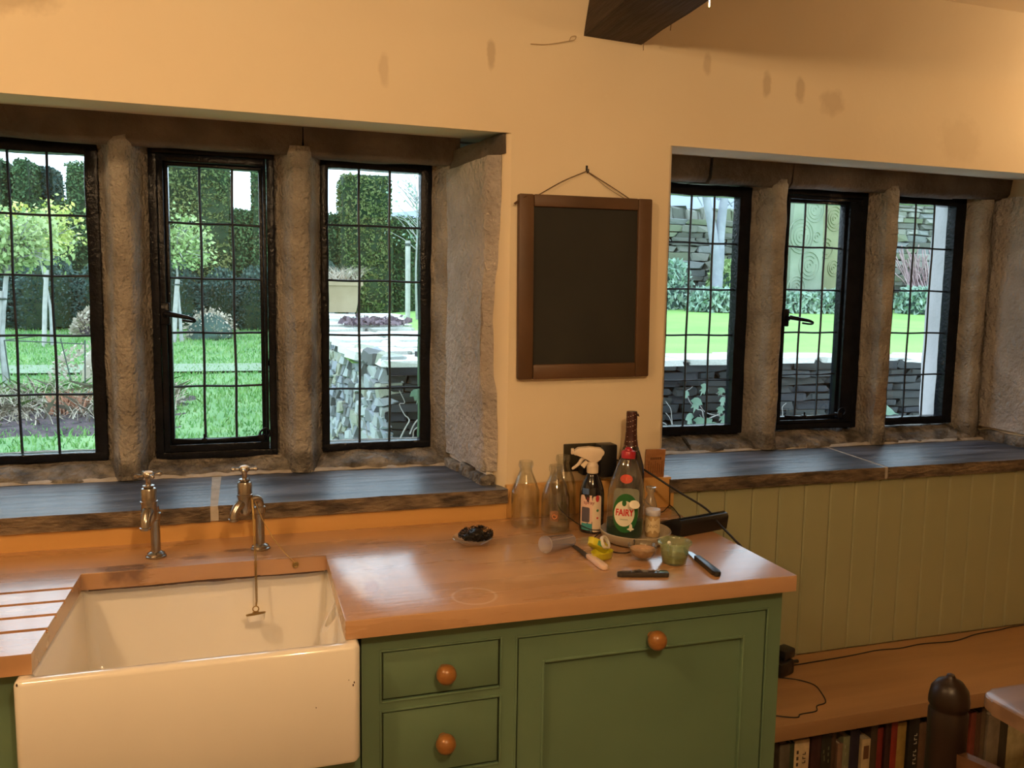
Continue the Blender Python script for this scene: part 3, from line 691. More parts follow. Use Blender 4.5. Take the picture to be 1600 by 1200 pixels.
# taps --------------------------------------------------------------
def tap(label, x, y, ang, seed):
    r_ = thing('pillar_tap', label, 'tap', (x, y, HT+.0003), rz=ang)   # local -y is the way the spout points
    bm = B(); lathe(bm, [(0, 0), (.0235, 0), (.0235, .004), (.020, .006), (.0205, .009), (.0165, .012), (.0125, .014), (0, .014)], (0, 0, 0), 10); finish(bm, 'base_flange', M['chrome'], r_, 25)
    bm = B(); pts = [(0, 0, .012), (0, 0, .11)]+[(0, -.017+.017*math.cos(R_(a)), .11+.017*math.sin(R_(a))) for a in range(15, 91, 15)]+[(0, -.028, .127)]
    tube(bm, pts, .0105, 20)
    lathe(bm, [(.0105, -.012), (.0135, -.010), (.0135, .004), (.0105, .007)], (0, 0, .10), 20)
    finish(bm, 'column', M['chrome'], r_, 40)
    bm = B(); cy = -.044
    lathe(bm, [(0, .092), (.010, .094), (.0150, .103), (.0168, .118), (.0168, .138), (.0185, .139), (.0185, .144), (.0168, .145), (.0168, .168), (.0150, .173), (.0095, .176), (.0125, .177), (.0125, .180), (.008, .182), (0, .182)], (0, cy, 0), 26)
    tube(bm, [(0, -.020, .127), (0, cy, .127)], .0125, 18)
    finish(bm, 'valve_body', M['chrome'], r_, 35)
    bm = B(); pts = bez([(0, cy-.004, .124), (0, cy-.020, .118), (0, cy-.031, .104), (0, cy-.034, .088)], 5); tube(bm, pts, [.0135-.003*min(1, i/8) for i in range(len(pts))], 18); lathe(bm, [(.0095, -.002), (.0122, -.001), (.0122, .004), (.0095, .005)], pts[-1], 18)
    finish(bm, 'spout', M['chrome'], r_, 40)
    bm = B(); lathe(bm, [(.0062, .181), (.0062, .193), (.0075, .197), (.0125, .200), (.0130, .206), (.0110, .209), (0, .209)], (0, cy, 0), 20)
    for k in range(4):
        a = R_(20+90*k+seed*13); dx, dy = math.cos(a), math.sin(a)
        pts = [(dx*d, cy+dy*d, .2035) for d in (.010, .016, .020, .024, .028, .031)]; tube(bm, pts, [.0036, .0030, .0036, .0058, .0050, .001], 10)
    h = finish(bm, 'cross_handle', M['chrome'], r_, 40)
    bm = B(); lathe(bm, [(.0095, .2088), (.0095, .2108), (.006, .2122), (0, .2125)], (0, cy, 0), 20); finish(bm, 'enamel_cap', M['white_enamel'], h, 40)
tap('left one of two nickel cross-head taps behind the sink, spout facing forward', -1.3865, -.139, R_(-8), 1)
tap('right one of two nickel cross-head taps behind the sink, chain hanging from it', -1.1545, -.137, R_(-48), 2)
# plug and chain
def chain(bm, pts, r=.0017):
    P = [Vector(p) for p in pts]; L = 0; out = []
    for a, b in zip(P, P[1:]):
        d = (b-a).length; k = max(1, int(d/.0034)); out += [a+(b-a)*i/k for i in range(k)]
    out.append(P[-1]); dn = []; rad = []
    for i, p in enumerate(out[:-1]): dn += [p, p.lerp(out[i+1], .5)]; rad += [r, r*.4]
    tube(bm, dn, rad, 6)
pg = thing('plug_and_chain', 'brass sink plug hanging on a bead chain from the right tap into the sink', 'plug', (-1.167, -.246, .79))
bm = B(); T_ = Matrix.Translation((0, 0, 0)) @ Matrix.Rotation(R_(-19), 4, 'X') @ Matrix.Rotation(R_(-5), 4, 'Y')
lathe(bm, [(0, -.001), (.021, -.001), (.0225, .001), (.021, .003), (.008, .004), (.006, .006), (0, .006)], (0, 0, 0), 24, rot=T_)
tube(bm, [(.0065*math.cos(a), 0, .0125+.0065*math.sin(a)) for a in [2*PI*k/16 for k in range(17)]], .0013, 8, cap=False)
finish(bm, 'plug_disc', M['brass'], pg, 40)
bm = B(); lathe(bm, [(0, -.015), (.017, -.015), (.019, -.010), (.0205, -.0015), (0, -.0015)], (0, 0, 0), 24, rot=T_); finish(bm, 'rubber_bung', M['white_enamel'], pg, 40)
O = Vector((-1.167, -.246, .79))
bm = B(); chain(bm, [Vector(p)-O for p in ((-1.172, -.180, 1.048), (-1.169, -.205, .98), (-1.167, -.2315, .905), (-1.166, -.243, .82), (-1.167, -.246, .808))])
chain(bm, [Vector(p)-O for p in ((-1.170, -.184, 1.045), (-1.166, -.21, .98), (-1.164, -.2335, .905), (-1.1635, -.244, .82), (-1.166, -.246, .808))])
finish(bm, 'bead_chain', M['brass'], pg, 60)
bm = B(); chain(bm, [Vector(p)-O for p in ((-1.165, -.165, 1.035), (-1.150, -.185, .998), (-1.125, -.205, .953), (-1.098, -.225, .92), (-1.079, -.235, .902))])
tube(bm, [Vector((-1.077+.006*math.cos(a), -.2325, .895+.006*math.sin(a)))-O for a in [2*PI*k/16 for k in range(17)]], .0018, 8, cap=False)
lathe(bm, [(0, -.003), (.004, -.002), (.004, .002), (0, .003)], Vector((-1.077, -.230, .895))-O, 12, rot=Matrix.Rotation(R_(90), 4, 'X'))
finish(bm, 'retaining_chain', M['brass'], pg, 60)

# chalkboard -----------------------------------------------------------
cb = thing('chalkboard', 'blank black chalkboard in a brown wooden frame hung on the pillar between the windows', 'chalkboard', (-.276, -.0, 1.552), rot=(R_(0), R_(-.6), 0))
hw, hh = .198, .2515; fw_ = .043
for q in ((-hw, -hw+fw_, -hh, hh), (hw-fw_, hw, -hh, hh), (-hw+fw_, hw-fw_, -hh, -hh+.041), (-hw+fw_, hw-fw_, hh-.033, hh)):
    bm = B(); box(bm, q[0], q[1], -.026, -.004, q[2], q[3], .004); finish(bm, 'frame_rail', M['frame'], cb, 40)
bm = B(); box(bm, -hw+.04, hw-.04, -.018, -.006, -hh+.038, hh-.03); finish(bm, 'writing_board', M['board'], cb, 0)
bm = B(); tube(bm, [(-hw-.012, -.020, hh-.028), (-hw+.02, -.024, hh-.006)], .0035, 6); finish(bm, 'twig_peg', M['frame'], cb, 40)
bm = B(); N_ = (.0035, -.006, .322)
tube(bm, bez([(-.142, -.014, hh-.002), (-.07, -.009, .29), N_], 5), .0013, 6); tube(bm, bez([(.134, -.014, hh-.002), (.07, -.010, .286), N_], 5), .0013, 6); tube(bm, bez([(.120, -.012, hh-.002), (.065, -.008, .280), N_], 5), .0007, 6)
finish(bm, 'hanging_string', M['string'], cb, 60)
nl = thing('picture_hook', 'small dark nail hook in the wall above the chalkboard', 'hook', (-.274, 0, 1.878))
bm = B(); box(bm, -.003, .003, -.003, .0, -.002, .012, .0008); tube(bm, bez([(0, -.003, .004), (0, -.006, -.008), (.0008, -.012, -.006), (.001, -.012, .001)], 4), .0016, 6); finish(bm, 'nail', M['black'], nl, 40)

# ================================================================ THINGS ON THE WORKTOP
def wr(u, z, sx, sy, off): q = u/sx; return (math.sin(q)*(sx+off), -math.cos(q)*(sy+off), z)
def wrapdisc(parent, name, cx, cz, w, h, sx, sy, m, off=.0006, rect=False, n=36):
    bm = B(); nr = 7; rings = [[bm.verts.new(wr(cx, cz, sx, sy, off))]]
    for i in range(1, nr+1):
        rg = []
        for k in range(n):
            a = 2*PI*k/n; c, s = math.cos(a), math.sin(a)
            if rect:
                p = .22; c = math.copysign(abs(c)**p, c); s = math.copysign(abs(s)**p, s)
            rg.append(bm.verts.new(wr(cx+c*w*i/nr, cz+s*h*i/nr, sx, sy, off)))
        rings.append(rg)
    for k in range(n): bm.faces.new((rings[0][0], rings[1][k], rings[1][(k+1) % n]))
    for i in range(1, nr):
        for k in range(n): bm.faces.new((rings[i][k], rings[i][(k+1) % n], rings[i+1][(k+1) % n], rings[i+1][k]))
    return finish(bm, name, m, parent, 60)
def wraptext(parent, s, size, x, z, sx, sy, m, off=.001, scx=1, name='lettering', bold=0, tilt=0):
    cu = bpy.data.curves.new(name, 'FONT'); cu.body = s; cu.size = size; cu.align_x = 'CENTER'; cu.align_y = 'CENTER'; cu.offset = bold
    to = bpy.data.objects.new(name, cu); COL.objects.link(to); dg = bpy.context.evaluated_depsgraph_get(); me = bpy.data.meshes.new_from_object(to.evaluated_get(dg)); bpy.data.objects.remove(to)
    for v in me.vertices:
        a, b = v.co.x*scx, v.co.y; v.co = wr(x+a, z+b+a*tilt, sx, sy, off)
    me.materials.clear(); me.materials.append(m); o = bpy.data.objects.new(name, me); COL.objects.link(o); o.parent = parent; return o
C_ = lambda n, c, r=.5: M.setdefault(n, mat(n, c, rough=r))
Z0 = HT+.0004
FACE = R_(-25)

# milk bottles
def milk(label, x, y, h=.178, printed=False, tilt=0):
    b = thing('milk_bottle', label, 'bottle', (x, y, Z0), FACE, group='empty glass milk bottles by the wall')
    s = h/.178
    pr = [(0, .004), (.028, .003), (.033, .0), (.0375, .004), (.0385, .012), (.0385, .085), (.037, .098), (.031, .118), (.0225, .138), (.0178, .150), (.0168, .160), (.0195, .163), (.0200, .170), (.0185, .178), (.0160, .178), (.0150, .160), (.0160, .150), (.0205, .138), (.029, .118), (.0350, .098), (.0362, .085), (.0362, .012), (.033, .007), (0, .009)]
    bm = B(); lathe(bm, [(r, z*s) for r, z in pr], (0, 0, 0), 36); finish(bm, 'glass_body', M['glass'], b, 60)
    if printed:
        c = C_('orange_print', (.75, .32, .14)); bm = B()
        for k in range(2):
            f = [(-.0105+.0*k, .030), (.0105, .030), (.0105, .060), (-.0105, .060)]
        g = wrapdisc(b, 'printed_badge', 0, .050, .0115, .014, .0385, .0385, clear('print_film', (.95, .72, .55), .06, .2, body=.35, bodycol=(.85,.4,.18)), rect=True)
        pts = [wr(.007*math.cos(a)*(.4+.6*a/7), .050+.008*math.sin(a)*(.4+.6*a/7), .0385, .0385, .0012) for a in [k*.45 for k in range(16)]]
        bm = B(); tube(bm, pts, .0010, 5); finish(bm, 'printed_emblem', c, b, 60)
milk('tallest-looking empty glass milk bottle, nearest the left sill end', -.471, -.105)
milk('empty glass milk bottle with a small orange print, second from the left', -.409, -.172, printed=True)
milk('empty glass milk bottle standing behind, half hidden by the spray bottle', -.352, -.072, .182)

# spray bottle
sp = thing('spray_bottle', 'dark cleaning spray bottle with a cream trigger head and pink and white label', 'bottle', (-.314, -.19, Z0), R_(-18))
darkglass = clear('smoky_bottle_plastic', (.10, .09, .13), .08, .05, body=.45, bodycol=(.02,.02,.035))
bm = B(); lathe(bm, [(0, .003), (.026, .002), (.031, .0), (.0325, .006), (.0325, .100), (.031, .112), (.026, .130), (.0175, .148), (.0135, .155), (.0135, .160), (0, .160)], n=32); finish(bm, 'bottle_body', darkglass, sp, 50)
cream = C_('cream_plastic', (.72, .60, .46), .4)
bm = B(); lathe(bm, [(.0145, .156), (.0155, .157), (.0155, .176), (.0135, .178), (.0120, .186), (0, .186)], n=24); finish(bm, 'collar', cream, sp, 40)
bm = B(); prism(bm, [(-.052, .214), (-.050, .203), (-.024, .200), (-.010, .186), (.010, .182), (.018, .196), (.028, .205), (.030, .214), (.020, .223), (-.010, .226), (-.040, .223)], -.011, .011, 'y', bev=.003)
box(bm, -.058, -.050, -.007, .007, .205, .220, .002)
finish(bm, 'trigger_head', cream, sp, 40)
bm = B(); pts = bez([(-.014, 0, .203), (-.028, 0, .192), (-.038, 0, .178), (-.054, 0, .165)], 5); tube(bm, pts, [.0065, .006, .0058, .0056, .0054, .0052, .005, .005, .0048, .0046, .0045, .0043, .004, .004, .0038, .003], 8)
prism(bm, [(-.032, .176), (-.018, .190), (-.012, .184), (-.022, .168)], -.004, .004, 'y')
finish(bm, 'trigger', cream, sp, 50)
a_, b_ = .0325, .0325
wrapdisc(sp, 'label', -.006, .058, .031, .044, a_, b_, C_('pink_label', (.80, .57, .47)), .0006, True)
wrapdisc(sp, 'label_side_panel', .012, .052, .0125, .048, a_, b_, C_('cream_label', (.80, .66, .50)), .001, True)
wrapdisc(sp, 'label_dark_photo', -.019, .050, .0115, .020, a_, b_, C_('label_grey', (.10, .09, .12)), .0012, True)
wrapdisc(sp, 'label_teal_band', -.016, .018, .015, .009, a_, b_, C_('label_teal', (.05, .30, .33)), .0014, True)
wrapdisc(sp, 'label_red_leaf', .012, .094, .005, .009, a_, b_, C_('label_red', (.55, .05, .05)), .0014)
wrapdisc(sp, 'label_green_mark', .013, .062, .0035, .0035, a_, b_, C_('label_green', (.06, .22, .08)), .0014)
wrapdisc(sp, 'label_green_mark', .013, .042, .0028, .0028, a_, b_, C_('label_red', (.55, .05, .05)), .0014)
wrapdisc(sp, 'label_blue_band', -.020, .112, .010, .008, .0318, .0318, C_('label_blue', (.06, .12, .28)), .0014, True)
wraptext(sp, '&', .013, -.012, .093, a_, b_, C_('label_maroon', (.28, .03, .04)), .0016)
wraptext(sp, 'spray', .0135, -.010, .083, a_, b_, M['label_maroon'], .0016)

# round dish under the soap
dish = thing('round_dish', 'shallow grey-brown round dish under the green washing-up bottle', 'dish', (-.238, -.300, Z0))
bm = B(); lathe(bm, [(0, .0), (.070, .0), (.082, .006), (.0895, .022), (.0905, .028), (.0885, .030), (.0865, .027), (.079, .009), (.068, .0045), (0, .0045)], n=48)
finish(bm, 'dish_body', mat('grey_brown_glaze', (.40,.34,.25), (.33,.28,.20), 6, .3, coat=.3), dish, 50)

# washing-up liquid
fb = thing('washing_up_bottle', 'clear washing-up liquid bottle with red cap and green label, a little green liquid left', 'bottle', (-.264, -.288, Z0+.0052), R_(-20), rot=(R_(-1.5), R_(1.5), R_(-20)))
A_, Bb = .0475, .030
P1 = [(.0, .0), (.040, .0), (.0455, .004), (.0475, .014), (.0475, .105), (.0465, .122), (.0425, .142), (.0330, .172), (.0225, .200), (.0165, .207), (.0140, .210)]
plc = clear('clear_bottle_plastic', (.93,.95,.92), .09, .05, body=.04, bodycol=(.8,.82,.76))
bm = B(); lathe(bm, P1, n=40, sy=Bb/A_); finish(bm, 'bottle_body', plc, fb, 60)
liq = mat('green_liquid', (.002,.030,.012), rough=.4, spec=.2)
bm = B(); lathe(bm, [(0, .002), (.038, .002), (.0440, .006), (.0460, .014), (.0460, .050), (0, .050)], n=40, sy=Bb/A_); finish(bm, 'green_liquid', liq, fb, 50)
redc = mat('red_cap', (.38,.015,.03), rough=.3)
bm = B(); lathe(bm, [(.0150, .206), (.0182, .207), (.0186, .221), (.0165, .225), (.0100, .227), (.0085, .232), (.0055, .234), (0, .234)], n=24); finish(bm, 'cap', redc, fb, 40)
grn = mat('label_green_field', (.018,.13,.03), rough=.35); whl = mat('label_white', (.80,.74,.60), rough=.4); rdl = mat('label_red_letters', (.60,.02,.02), rough=.4)
wrapdisc(fb, 'green_label', -.003, .070, .034, .050, A_, Bb, grn, .0006)
wrapdisc(fb, 'white_badge', -.006, .069, .0265, .033, A_, Bb, whl, .0010)
wrapdisc(fb, 'white_badge', .0105, .098, .0085, .0100, A_, Bb, whl, .0010)
wrapdisc(fb, 'green_drop', .0105, .098, .004, .006, A_, Bb, C_('drop_brown', (.16,.20,.05)), .0014)
wrapdisc(fb, 'green_leaf', -.007, .096, .0055, .008, A_, Bb, grn, .0013)
wrapdisc(fb, 'flower_mark', .012, .034, .004, .010, A_, Bb, whl, .0013); wrapdisc(fb, 'flower_mark', .012, .030, .009, .003, A_, Bb, whl, .0013)
wrapdisc(fb, 'back_label', PI*A_-.004, .070, .036, .052, A_, Bb, C_('back_label_grey', (.42,.40,.34)), .0006, True)
wraptext(fb, 'FAIRY', .0235, -.0055, .071, A_, Bb, rdl, .0016, .74, bold=.0007)
wraptext(fb, 'ORIGINAL', .0045, -.006, .054, A_, Bb, grn, .0016)
bm = B(); 
wrapdisc(fb, 'red_badge', -.004, .156, .016, .0115, .034, .0215, C_('badge_red', (.80,.06,.03)), .0006)
for o in [fb.children[-1]]:
    for v in o.data.vertices: v.co.x *= 1-(v.co.z-.156)*11*0.9; v.co.y = v.co.y*(1-(v.co.z-.156)*11)
wraptext(fb, '- 1 -', .013, -.004, .156, .034, .0215, C_('badge_orange', (.9,.35,.08)), .0016)

# spice jar in the dish
jr = thing('small_jar', 'small jar with a lilac lid and cream lettered label standing in the round dish', 'jar', (-.186, -.292, Z0+.0052), R_(-25))
bm = B(); lathe(bm, [(0, 0), (.0175, 0), (.019, .002), (.019, .052), (.0175, .056), (.0175, .058), (0, .058)], n=28); finish(bm, 'jar_body', mat('amber_jar', (.50,.34,.16), rough=.25, coat=.5), jr, 40)
bm = B(); lathe(bm, [(.0190, .056), (.0197, .057), (.0197, .069), (.0185, .071), (0, .0715)], n=28); finish(bm, 'lid', mat('lilac_lid', (.60,.58,.66), rough=.35), jr, 40)
wrapdisc(jr, 'label', 0, .031, .024, .020, .019, .019, C_('jar_label', (.72,.58,.34)), .0006, True)
wraptext(jr, 'ANO', .012, -.001, .030, .019, .019, C_('jar_print', (.35,.22,.10)), .0014); wraptext(jr, '· – ·', .006, 0, .043, .019, .019, M['jar_print'], .0014)
jr2 = thing('glass_vial', 'narrow pale glass stopper bottle peeping out behind the washing-up bottle', 'bottle', (-.165, -.235, Z0), R_(-25))
bm = B(); lathe(bm, [(0, 0), (.016, 0), (.018, .004), (.018, .070), (.013, .088), (.0085, .096), (.0085, .104), (.012, .108), (.014, .120), (.010, .121), (0, .110)], n=24); finish(bm, 'glass_body', clear('frosted_glass', (.9,.88,.8), .08, .2, body=.3, bodycol=(.7,.65,.5)), jr2, 50)

# dark bottle with dotted wrap
db = thing('dark_bottle', 'tall maroon-necked dark bottle with a spiral of pale dashes, standing by the wall', 'bottle', (-.158, -.094, Z0), R_(-25))
mar = mat('maroon_wrap', (.055,.008,.008), (.035,.006,.006), 30, .4); blk = mat('dark_bottle_glass', (.012,.006,.005), rough=.12, coat=.6)
pr = [(0, .0), (.036, 0), (.040, .006), (.040, .120), (.037, .150), (.028, .180), (.020, .205)]
bm = B(); lathe(bm, pr, n=32); finish(bm, 'bottle_body', blk, db, 60)
pn = [(.020, .205), (.0172, .225), (.0155, .250), (.0150, .298), (.0142, .302), (0, .3025)]
bm = B(); lathe(bm, [(.0235, .192)]+pn, n=32); prism(bm, [(.010, .292), (.021, .288), (.018, .296)], -.004, .004, 'y'); finish(bm, 'neck_wrap', mar, db, 60)
bm = B()
def nr_(z): 
    zs_ = [(.19, .0245), (.205, .020), (.225, .0172), (.250, .0155), (.30, .0150)]
    for (a, ra), (b, rb) in zip(zs_, zs_[1:]):
        if z <= b: return ra+(rb-ra)*(z-a)/(b-a)
    return .015
for row in range(8):
    for k in range(14):
        a = 2*PI*k/14; z = .198+row*.0135+.0065*math.sin(a+row*.2)
        if random.random() < .25: continue
        r = nr_(z)+.0004; q = []
        for da, dz in ((-.10, -.0009), (.10, -.0003), (.10, .0012), (-.10, .0006)): q.append(bm.verts.new((r*math.cos(a+da), r*math.sin(a+da), z+dz)))
        bm.faces.new(q)
finish(bm, 'printed_dashes', C_('pale_print', (.60,.48,.36)), db, 0)

# socket with adapters
so = thing('wall_socket', 'dark bronze double wall socket behind the spray bottle with black plugs in it', 'socket', (-.252, -.0005, 1.070))
bm = B(); box(bm, -.073, .073, -.006, 0, -.040, .040, .002); finish(bm, 'socket_plate', M['bronze'], so, 40)
bm = B(); box(bm, -.030, .028, -.045, -.006, -.045, .020, .005); finish(bm, 'plug', M['black'], so, 40)
bm = B(); box(bm, .022, .073, -.052, -.006, -.052, .042, .005); finish(bm, 'plug', M['black'], so, 40)
# wooden tag
tg = thing('wooden_tag', 'small wooden plaque with a hole and printed lines, standing on the upstand end', 'plaque', (-.0415, -.0125, 1.0022), R_(0), rot=(R_(4), 0, R_(-3)))
bm = B(); t = bmesh.new(); prism(t, [(-.030, 0), (.030, 0), (.031, .085), (-.031, .085)], -.005, .001, 'y', bev=.001); merge(bm, t)
finish(bm, 'plaque_board', mat('plaque_wood', (.42,.19,.07), (.33,.14,.05), 20, .5, stretch=(1,1,6)), tg, 30)
bm = B(); lathe(bm, [(0, -.0004), (.0035, -.0004), (.0035, .0)], (.0, -.0052, .072), 14, rot=Matrix.Rotation(R_(90), 4, 'X')); finish(bm, 'hole', M['black'], tg, 0)
br = C_('plaque_print', (.13,.05,.02))
bm = B()
for i in range(6): box(bm, -.016+i*.006, -.012+i*.006, -.0056, -.0050, .054, .0615)
finish(bm, 'printed_letters', br, tg, 0)['kind'] = 'stuff'
bm = B()
for i in range(7): box(bm, -.021+i*.007, -.0198+i*.007, -.0056, -.0050, .010+.004*(i % 2), .050-.005*(i % 3))
finish(bm, 'printed_lines', br, tg, 0)['kind'] = 'stuff'

# black tilted device with stand
dv = thing('black_device', 'flat black electronic device propped at a tilt by the worktop end', 'device', (-.045, -.235, Z0), R_(14))
bm = B(); prism(bm, [(-.055, 0), (.045, 0), (.050, .006), (.047, .012), (-.048, .046), (-.056, .044), (-.060, .036)][::1], -.085, .085, 'x', bev=.002); finish(bm, 'device_body', M['black'], dv, 30)
bm = B(); t = bmesh.new(); prism(t, [(-.050, .0472), (-.047, .0488), (.040, .0176), (.040, .0155)], -.080, .080, 'x'); merge(bm, t); finish(bm, 'screen', mat('device_screen', (.012,.012,.014), rough=.12), dv, 0)

# cables
def cable(label, pts, r, name='black_cable', n=8):
    P = bez(pts, n); o = Vector(P[0]); bm = B(); tube(bm, [p-o for p in P], r, 8)
    ob = finish(bm, name, M['rubber'], None, 60, loc=o); tag(ob, label, 'cable'); return ob
zc = Z0+.0028
cable('thick black cable draping from the dark bottle over the worktop end', [(-.135, -.05, 1.06), (-.10, -.10, 1.035), (-.045, -.16, .995), (.000, -.24, .962), (.006, -.30, .935), (.0065, -.37, .915), (.0125, -.405, .895), (.020, -.40, .84), (.022, -.30, .70), (.022, -.2, .52), (.03, -.12, .41)], .0030)
cable('thin black cable looping on the worktop behind the tilted device', [(-.198, -.030, 1.075), (-.150, -.046, 1.05), (-.118, -.05, 1.00), (-.10, -.05, .96), (-.075, -.06, .93), (-.045, -.075, zc-.001), (-.010, -.06, .925), (-.006, -.10, zc-.001), (-.02, -.14, zc)], .0014)
cable('thin black cable curling round the foot of the spray bottle and over the dish', [(-.355, -.045, 1.02), (-.385, -.12, .97), (-.372, -.20, .945), (-.340, -.243, .930), (-.315, -.262, .930), (-.338, -.268, .914), (-.352, -.315, .912), (-.335, -.38, .912), (-.305, -.400, .914), (-.290, -.398, .928), (-.284, -.389, .940), (-.28, -.377, .934)], .0014)

# glass bowl with sugar
gb = thing('glass_bowl', 'small clear glass bowl holding pale brown sugar, in front of the dish', 'bowl', (-.290, -.445, Z0))
bm = B(); lathe(bm, [(0, .001), (.016, .0), (.018, .003), (.026, .010), (.0325, .022), (.0355, .034), (.0345, .0355), (.0325, .034), (.0295, .022), (.023, .012), (.015, .0055), (0, .005)], n=36); finish(bm, 'bowl_glass', M['glass'], gb, 60)
bm = B(); lathe(bm, [(0, .0065), (.014, .0065), (.022, .0125), (.0285, .022), (.0305, .0265), (.020, .029), (.008, .0315), (0, .032)], n=30); rough(bm, .0012, 120, 3); finish(bm, 'sugar', mat('brown_sugar', (.66,.40,.20), (.52,.29,.13), 120, .9, bump=.8, bscale=400), gb, 50)['kind'] = 'stuff'
# green plastic pot
gp = thing('plastic_pot', 'green-tinted plastic pot with a spoon and dark dregs, nearest the black knife', 'pot', (-.228, -.486, Z0))
bm = B(); lathe(bm, [(0, .001), (.026, .0), (.028, .002), (.0355, .046), (.0395, .047), (.0405, .051), (.0385, .0535), (.0365, .052), (.0345, .048), (.027, .004), (0, .003)], n=40); finish(bm, 'pot_wall', M['greenpot'], gp, 60)
bm = B(); lathe(bm, [(0, .004), (.026, .004), (.030, .018), (.024, .021), (.012, .016), (0, .018)], n=24); rough(bm, .002, 60, 4); finish(bm, 'contents', mat('brown_green_dregs', (.14,.12,.04), (.28,.26,.10), 60, .7), gp, 50)
bm = B(); tube(bm, bez([(-.008, .006, .018), (-.012, -.004, .035), (-.020, -.012, .050), (-.024, -.016, .056)], 5), [.004]*15+[.003], 8); finish(bm, 'spoon', C_('white_plastic', (.75,.75,.65), .3), gp, 60)
# knives
def knife(label, p, q, blade, hl, hm, w=.009, bl=.10, name='paring_knife', rivets=True):
    p = Vector(p); q = Vector(q); d = q-p; a = math.atan2(d.y, d.x)
    k = thing(name, label, 'knife', (p.x, p.y, Z0), a); L = d.length
    bm = B(); prism(bm, [(0, 0), (-.01*0+.006, -.006), (L-hl, -w), (L-hl, w*.7), (.012, w*.6)], .003, .0042); finish(bm, 'blade', blade, k, 30)
    bm = B(); t = bmesh.new(); prism(t, [(L-hl-.006, -w*.85), (L-.012, -w*1.05), (L, -w*.7), (L+.002, 0), (L, w*.7), (L-.012, w), (L-hl-.006, w*.75)], 0.0, .0115, bev=.003); merge(bm, t); finish(bm, 'handle', hm, k, 40)
    return k
steel = mat('dull_steel', (.35,.35,.36), rough=.3, metal=1); dsteel = mat('dark_steel', (.06,.06,.065), rough=.35, metal=.6)
k1 = knife('black-handled kitchen knife pointing at the green pot, right end of the worktop', (-.157, -.427, 0), (-.180, -.60, 0), steel, .115, M['black'], .010)
k2 = knife('small knife with a pale pink handle and dark blade', (-.413, -.31, 0), (-.407, -.495, 0), dsteel, .085, mat('pale_pink_handle', (.80,.58,.46), rough=.35), .010)
pk = thing('pocket_tool', 'closed black folding tool with a bright steel spring, at the worktop front', 'tool', (-.338, -.553, Z0), R_(-14))
bm = B(); prism(bm, [(-.062, -.004), (-.055, -.010), (.050, -.012), (.054, -.008), (.054, .009), (.048, .012), (-.050, .010), (-.062, .004)], 0, .010, bev=.002); finish(bm, 'tool_body', mat('tool_black', (.03,.025,.022), rough=.25, coat=.4), pk, 40)
bm = B(); tube(bm, bez([(-.030, -.002, .011), (-.012, .002, .0125), (.004, -.002, .012), (.024, .001, .0115)], 5), [.0016+.001*(i % 3) for i in range(16)], 6)
lathe(bm, [(0, .010), (.003, .010), (.003, .0122), (0, .0125)], (.030, 0, 0), 12); finish(bm, 'steel_spring', steel, pk, 50)
# yellow cutters and white ring
yel = mat('yellow_tin', (.62,.56,.03), rough=.35, coat=.2)
def oval_tin(label, loc, rot, sx, sy):
    t_ = thing('yellow_oval_tin', label, 'tin', loc, rot=rot)
    bm = B(); lathe(bm, [(0, 0), (.020, 0), (.0245, .003), (.026, .016), (.027, .0175), (.0255, .0172), (.0235, .004), (.019, .0015), (0, .0015)], n=36, sx=sx, sy=sy); finish(bm, 'tin_body', yel, t_, 50)
    return t_
oval_tin('lower of two yellow oval tins beside the pink-handled knife, lying flat', (-.380, -.414, Z0), (0, 0, R_(20)), 1.15, .8)
t2 = oval_tin('upper of two yellow oval tins, tipped up on the other, green print on its side', (-.388, -.400, Z0+.0190), (R_(-14), R_(34), R_(18)), 1.2, .75)
bm = B(); wrapdisc(t2, 'printed_patch', -.012, .009, .008, .006, .0312, .0195, C_('green_print', (.10,.30,.12)), .0006, True)
wg = thing('white_ring', 'small white plastic tape ring leaning in the upper yellow tin', 'ring', (-.370, -.407, Z0+.036), rot=(R_(62), R_(8), R_(40)))
bm = B(); lathe(bm, [(.0125, -.004), (.0165, -.004), (.0165, .004), (.0125, .004), (.0125, -.004)], n=32); finish(bm, 'ring_band', C_('white_ring_plastic', (.72,.66,.58), .35), wg, 40)
# clear cup on its side
cp = thing('plastic_cup', 'clear milky plastic cup lying on its side in front of the milk bottles', 'cup', (-.462, -.332, Z0+.0205), rot=(R_(90-7), 0, R_(-58)))
bm = B(); lathe(bm, [(0, -.056), (.0150, -.056), (.0160, -.054), (.0198, .046), (.0208, .047), (.0212, .050), (.0205, .051), (.0190, .047), (.0152, -.051), (0, -.052)], n=36); finish(bm, 'cup_wall', M['milky'], cp, 60)
# dish with scourer
sd = thing('scourer_dish', 'shallow clear saucer behind the worktop front holding a black wire scourer', 'saucer', (-.646, -.216, Z0))
bm = B(); lathe(bm, [(0, .001), (.030, .0), (.034, .002), (.050, .012), (.0515, .014), (.050, .0150), (.034, .005), (0, .004)], n=40); finish(bm, 'saucer_glass', M['dishplastic'], sd, 60)
sc_ = thing('wire_scourer', 'tangled black wire scouring pad lying in the clear saucer', 'scourer', (-.638, -.220, Z0+.0052))
bm = B(); rg = random.Random(3)
def ssurf(u, v): return Vector((.042*math.cos(u)*math.cos(v), .028*math.sin(u)*math.cos(v)+.004*math.cos(2*u), .016+.014*math.sin(v)+.006*math.cos(2*u)*max(0, math.sin(v))))
bmesh.ops.create_icosphere(bm, subdivisions=3, radius=1)
for v in bm.verts: v.co = Vector((v.co.x*.036, v.co.y*.024, .015+v.co.z*.012+(.005*math.cos(4*v.co.x) if v.co.z > 0 else 0)))
rough(bm, .004, 60, 2)
u = 0; v = 0
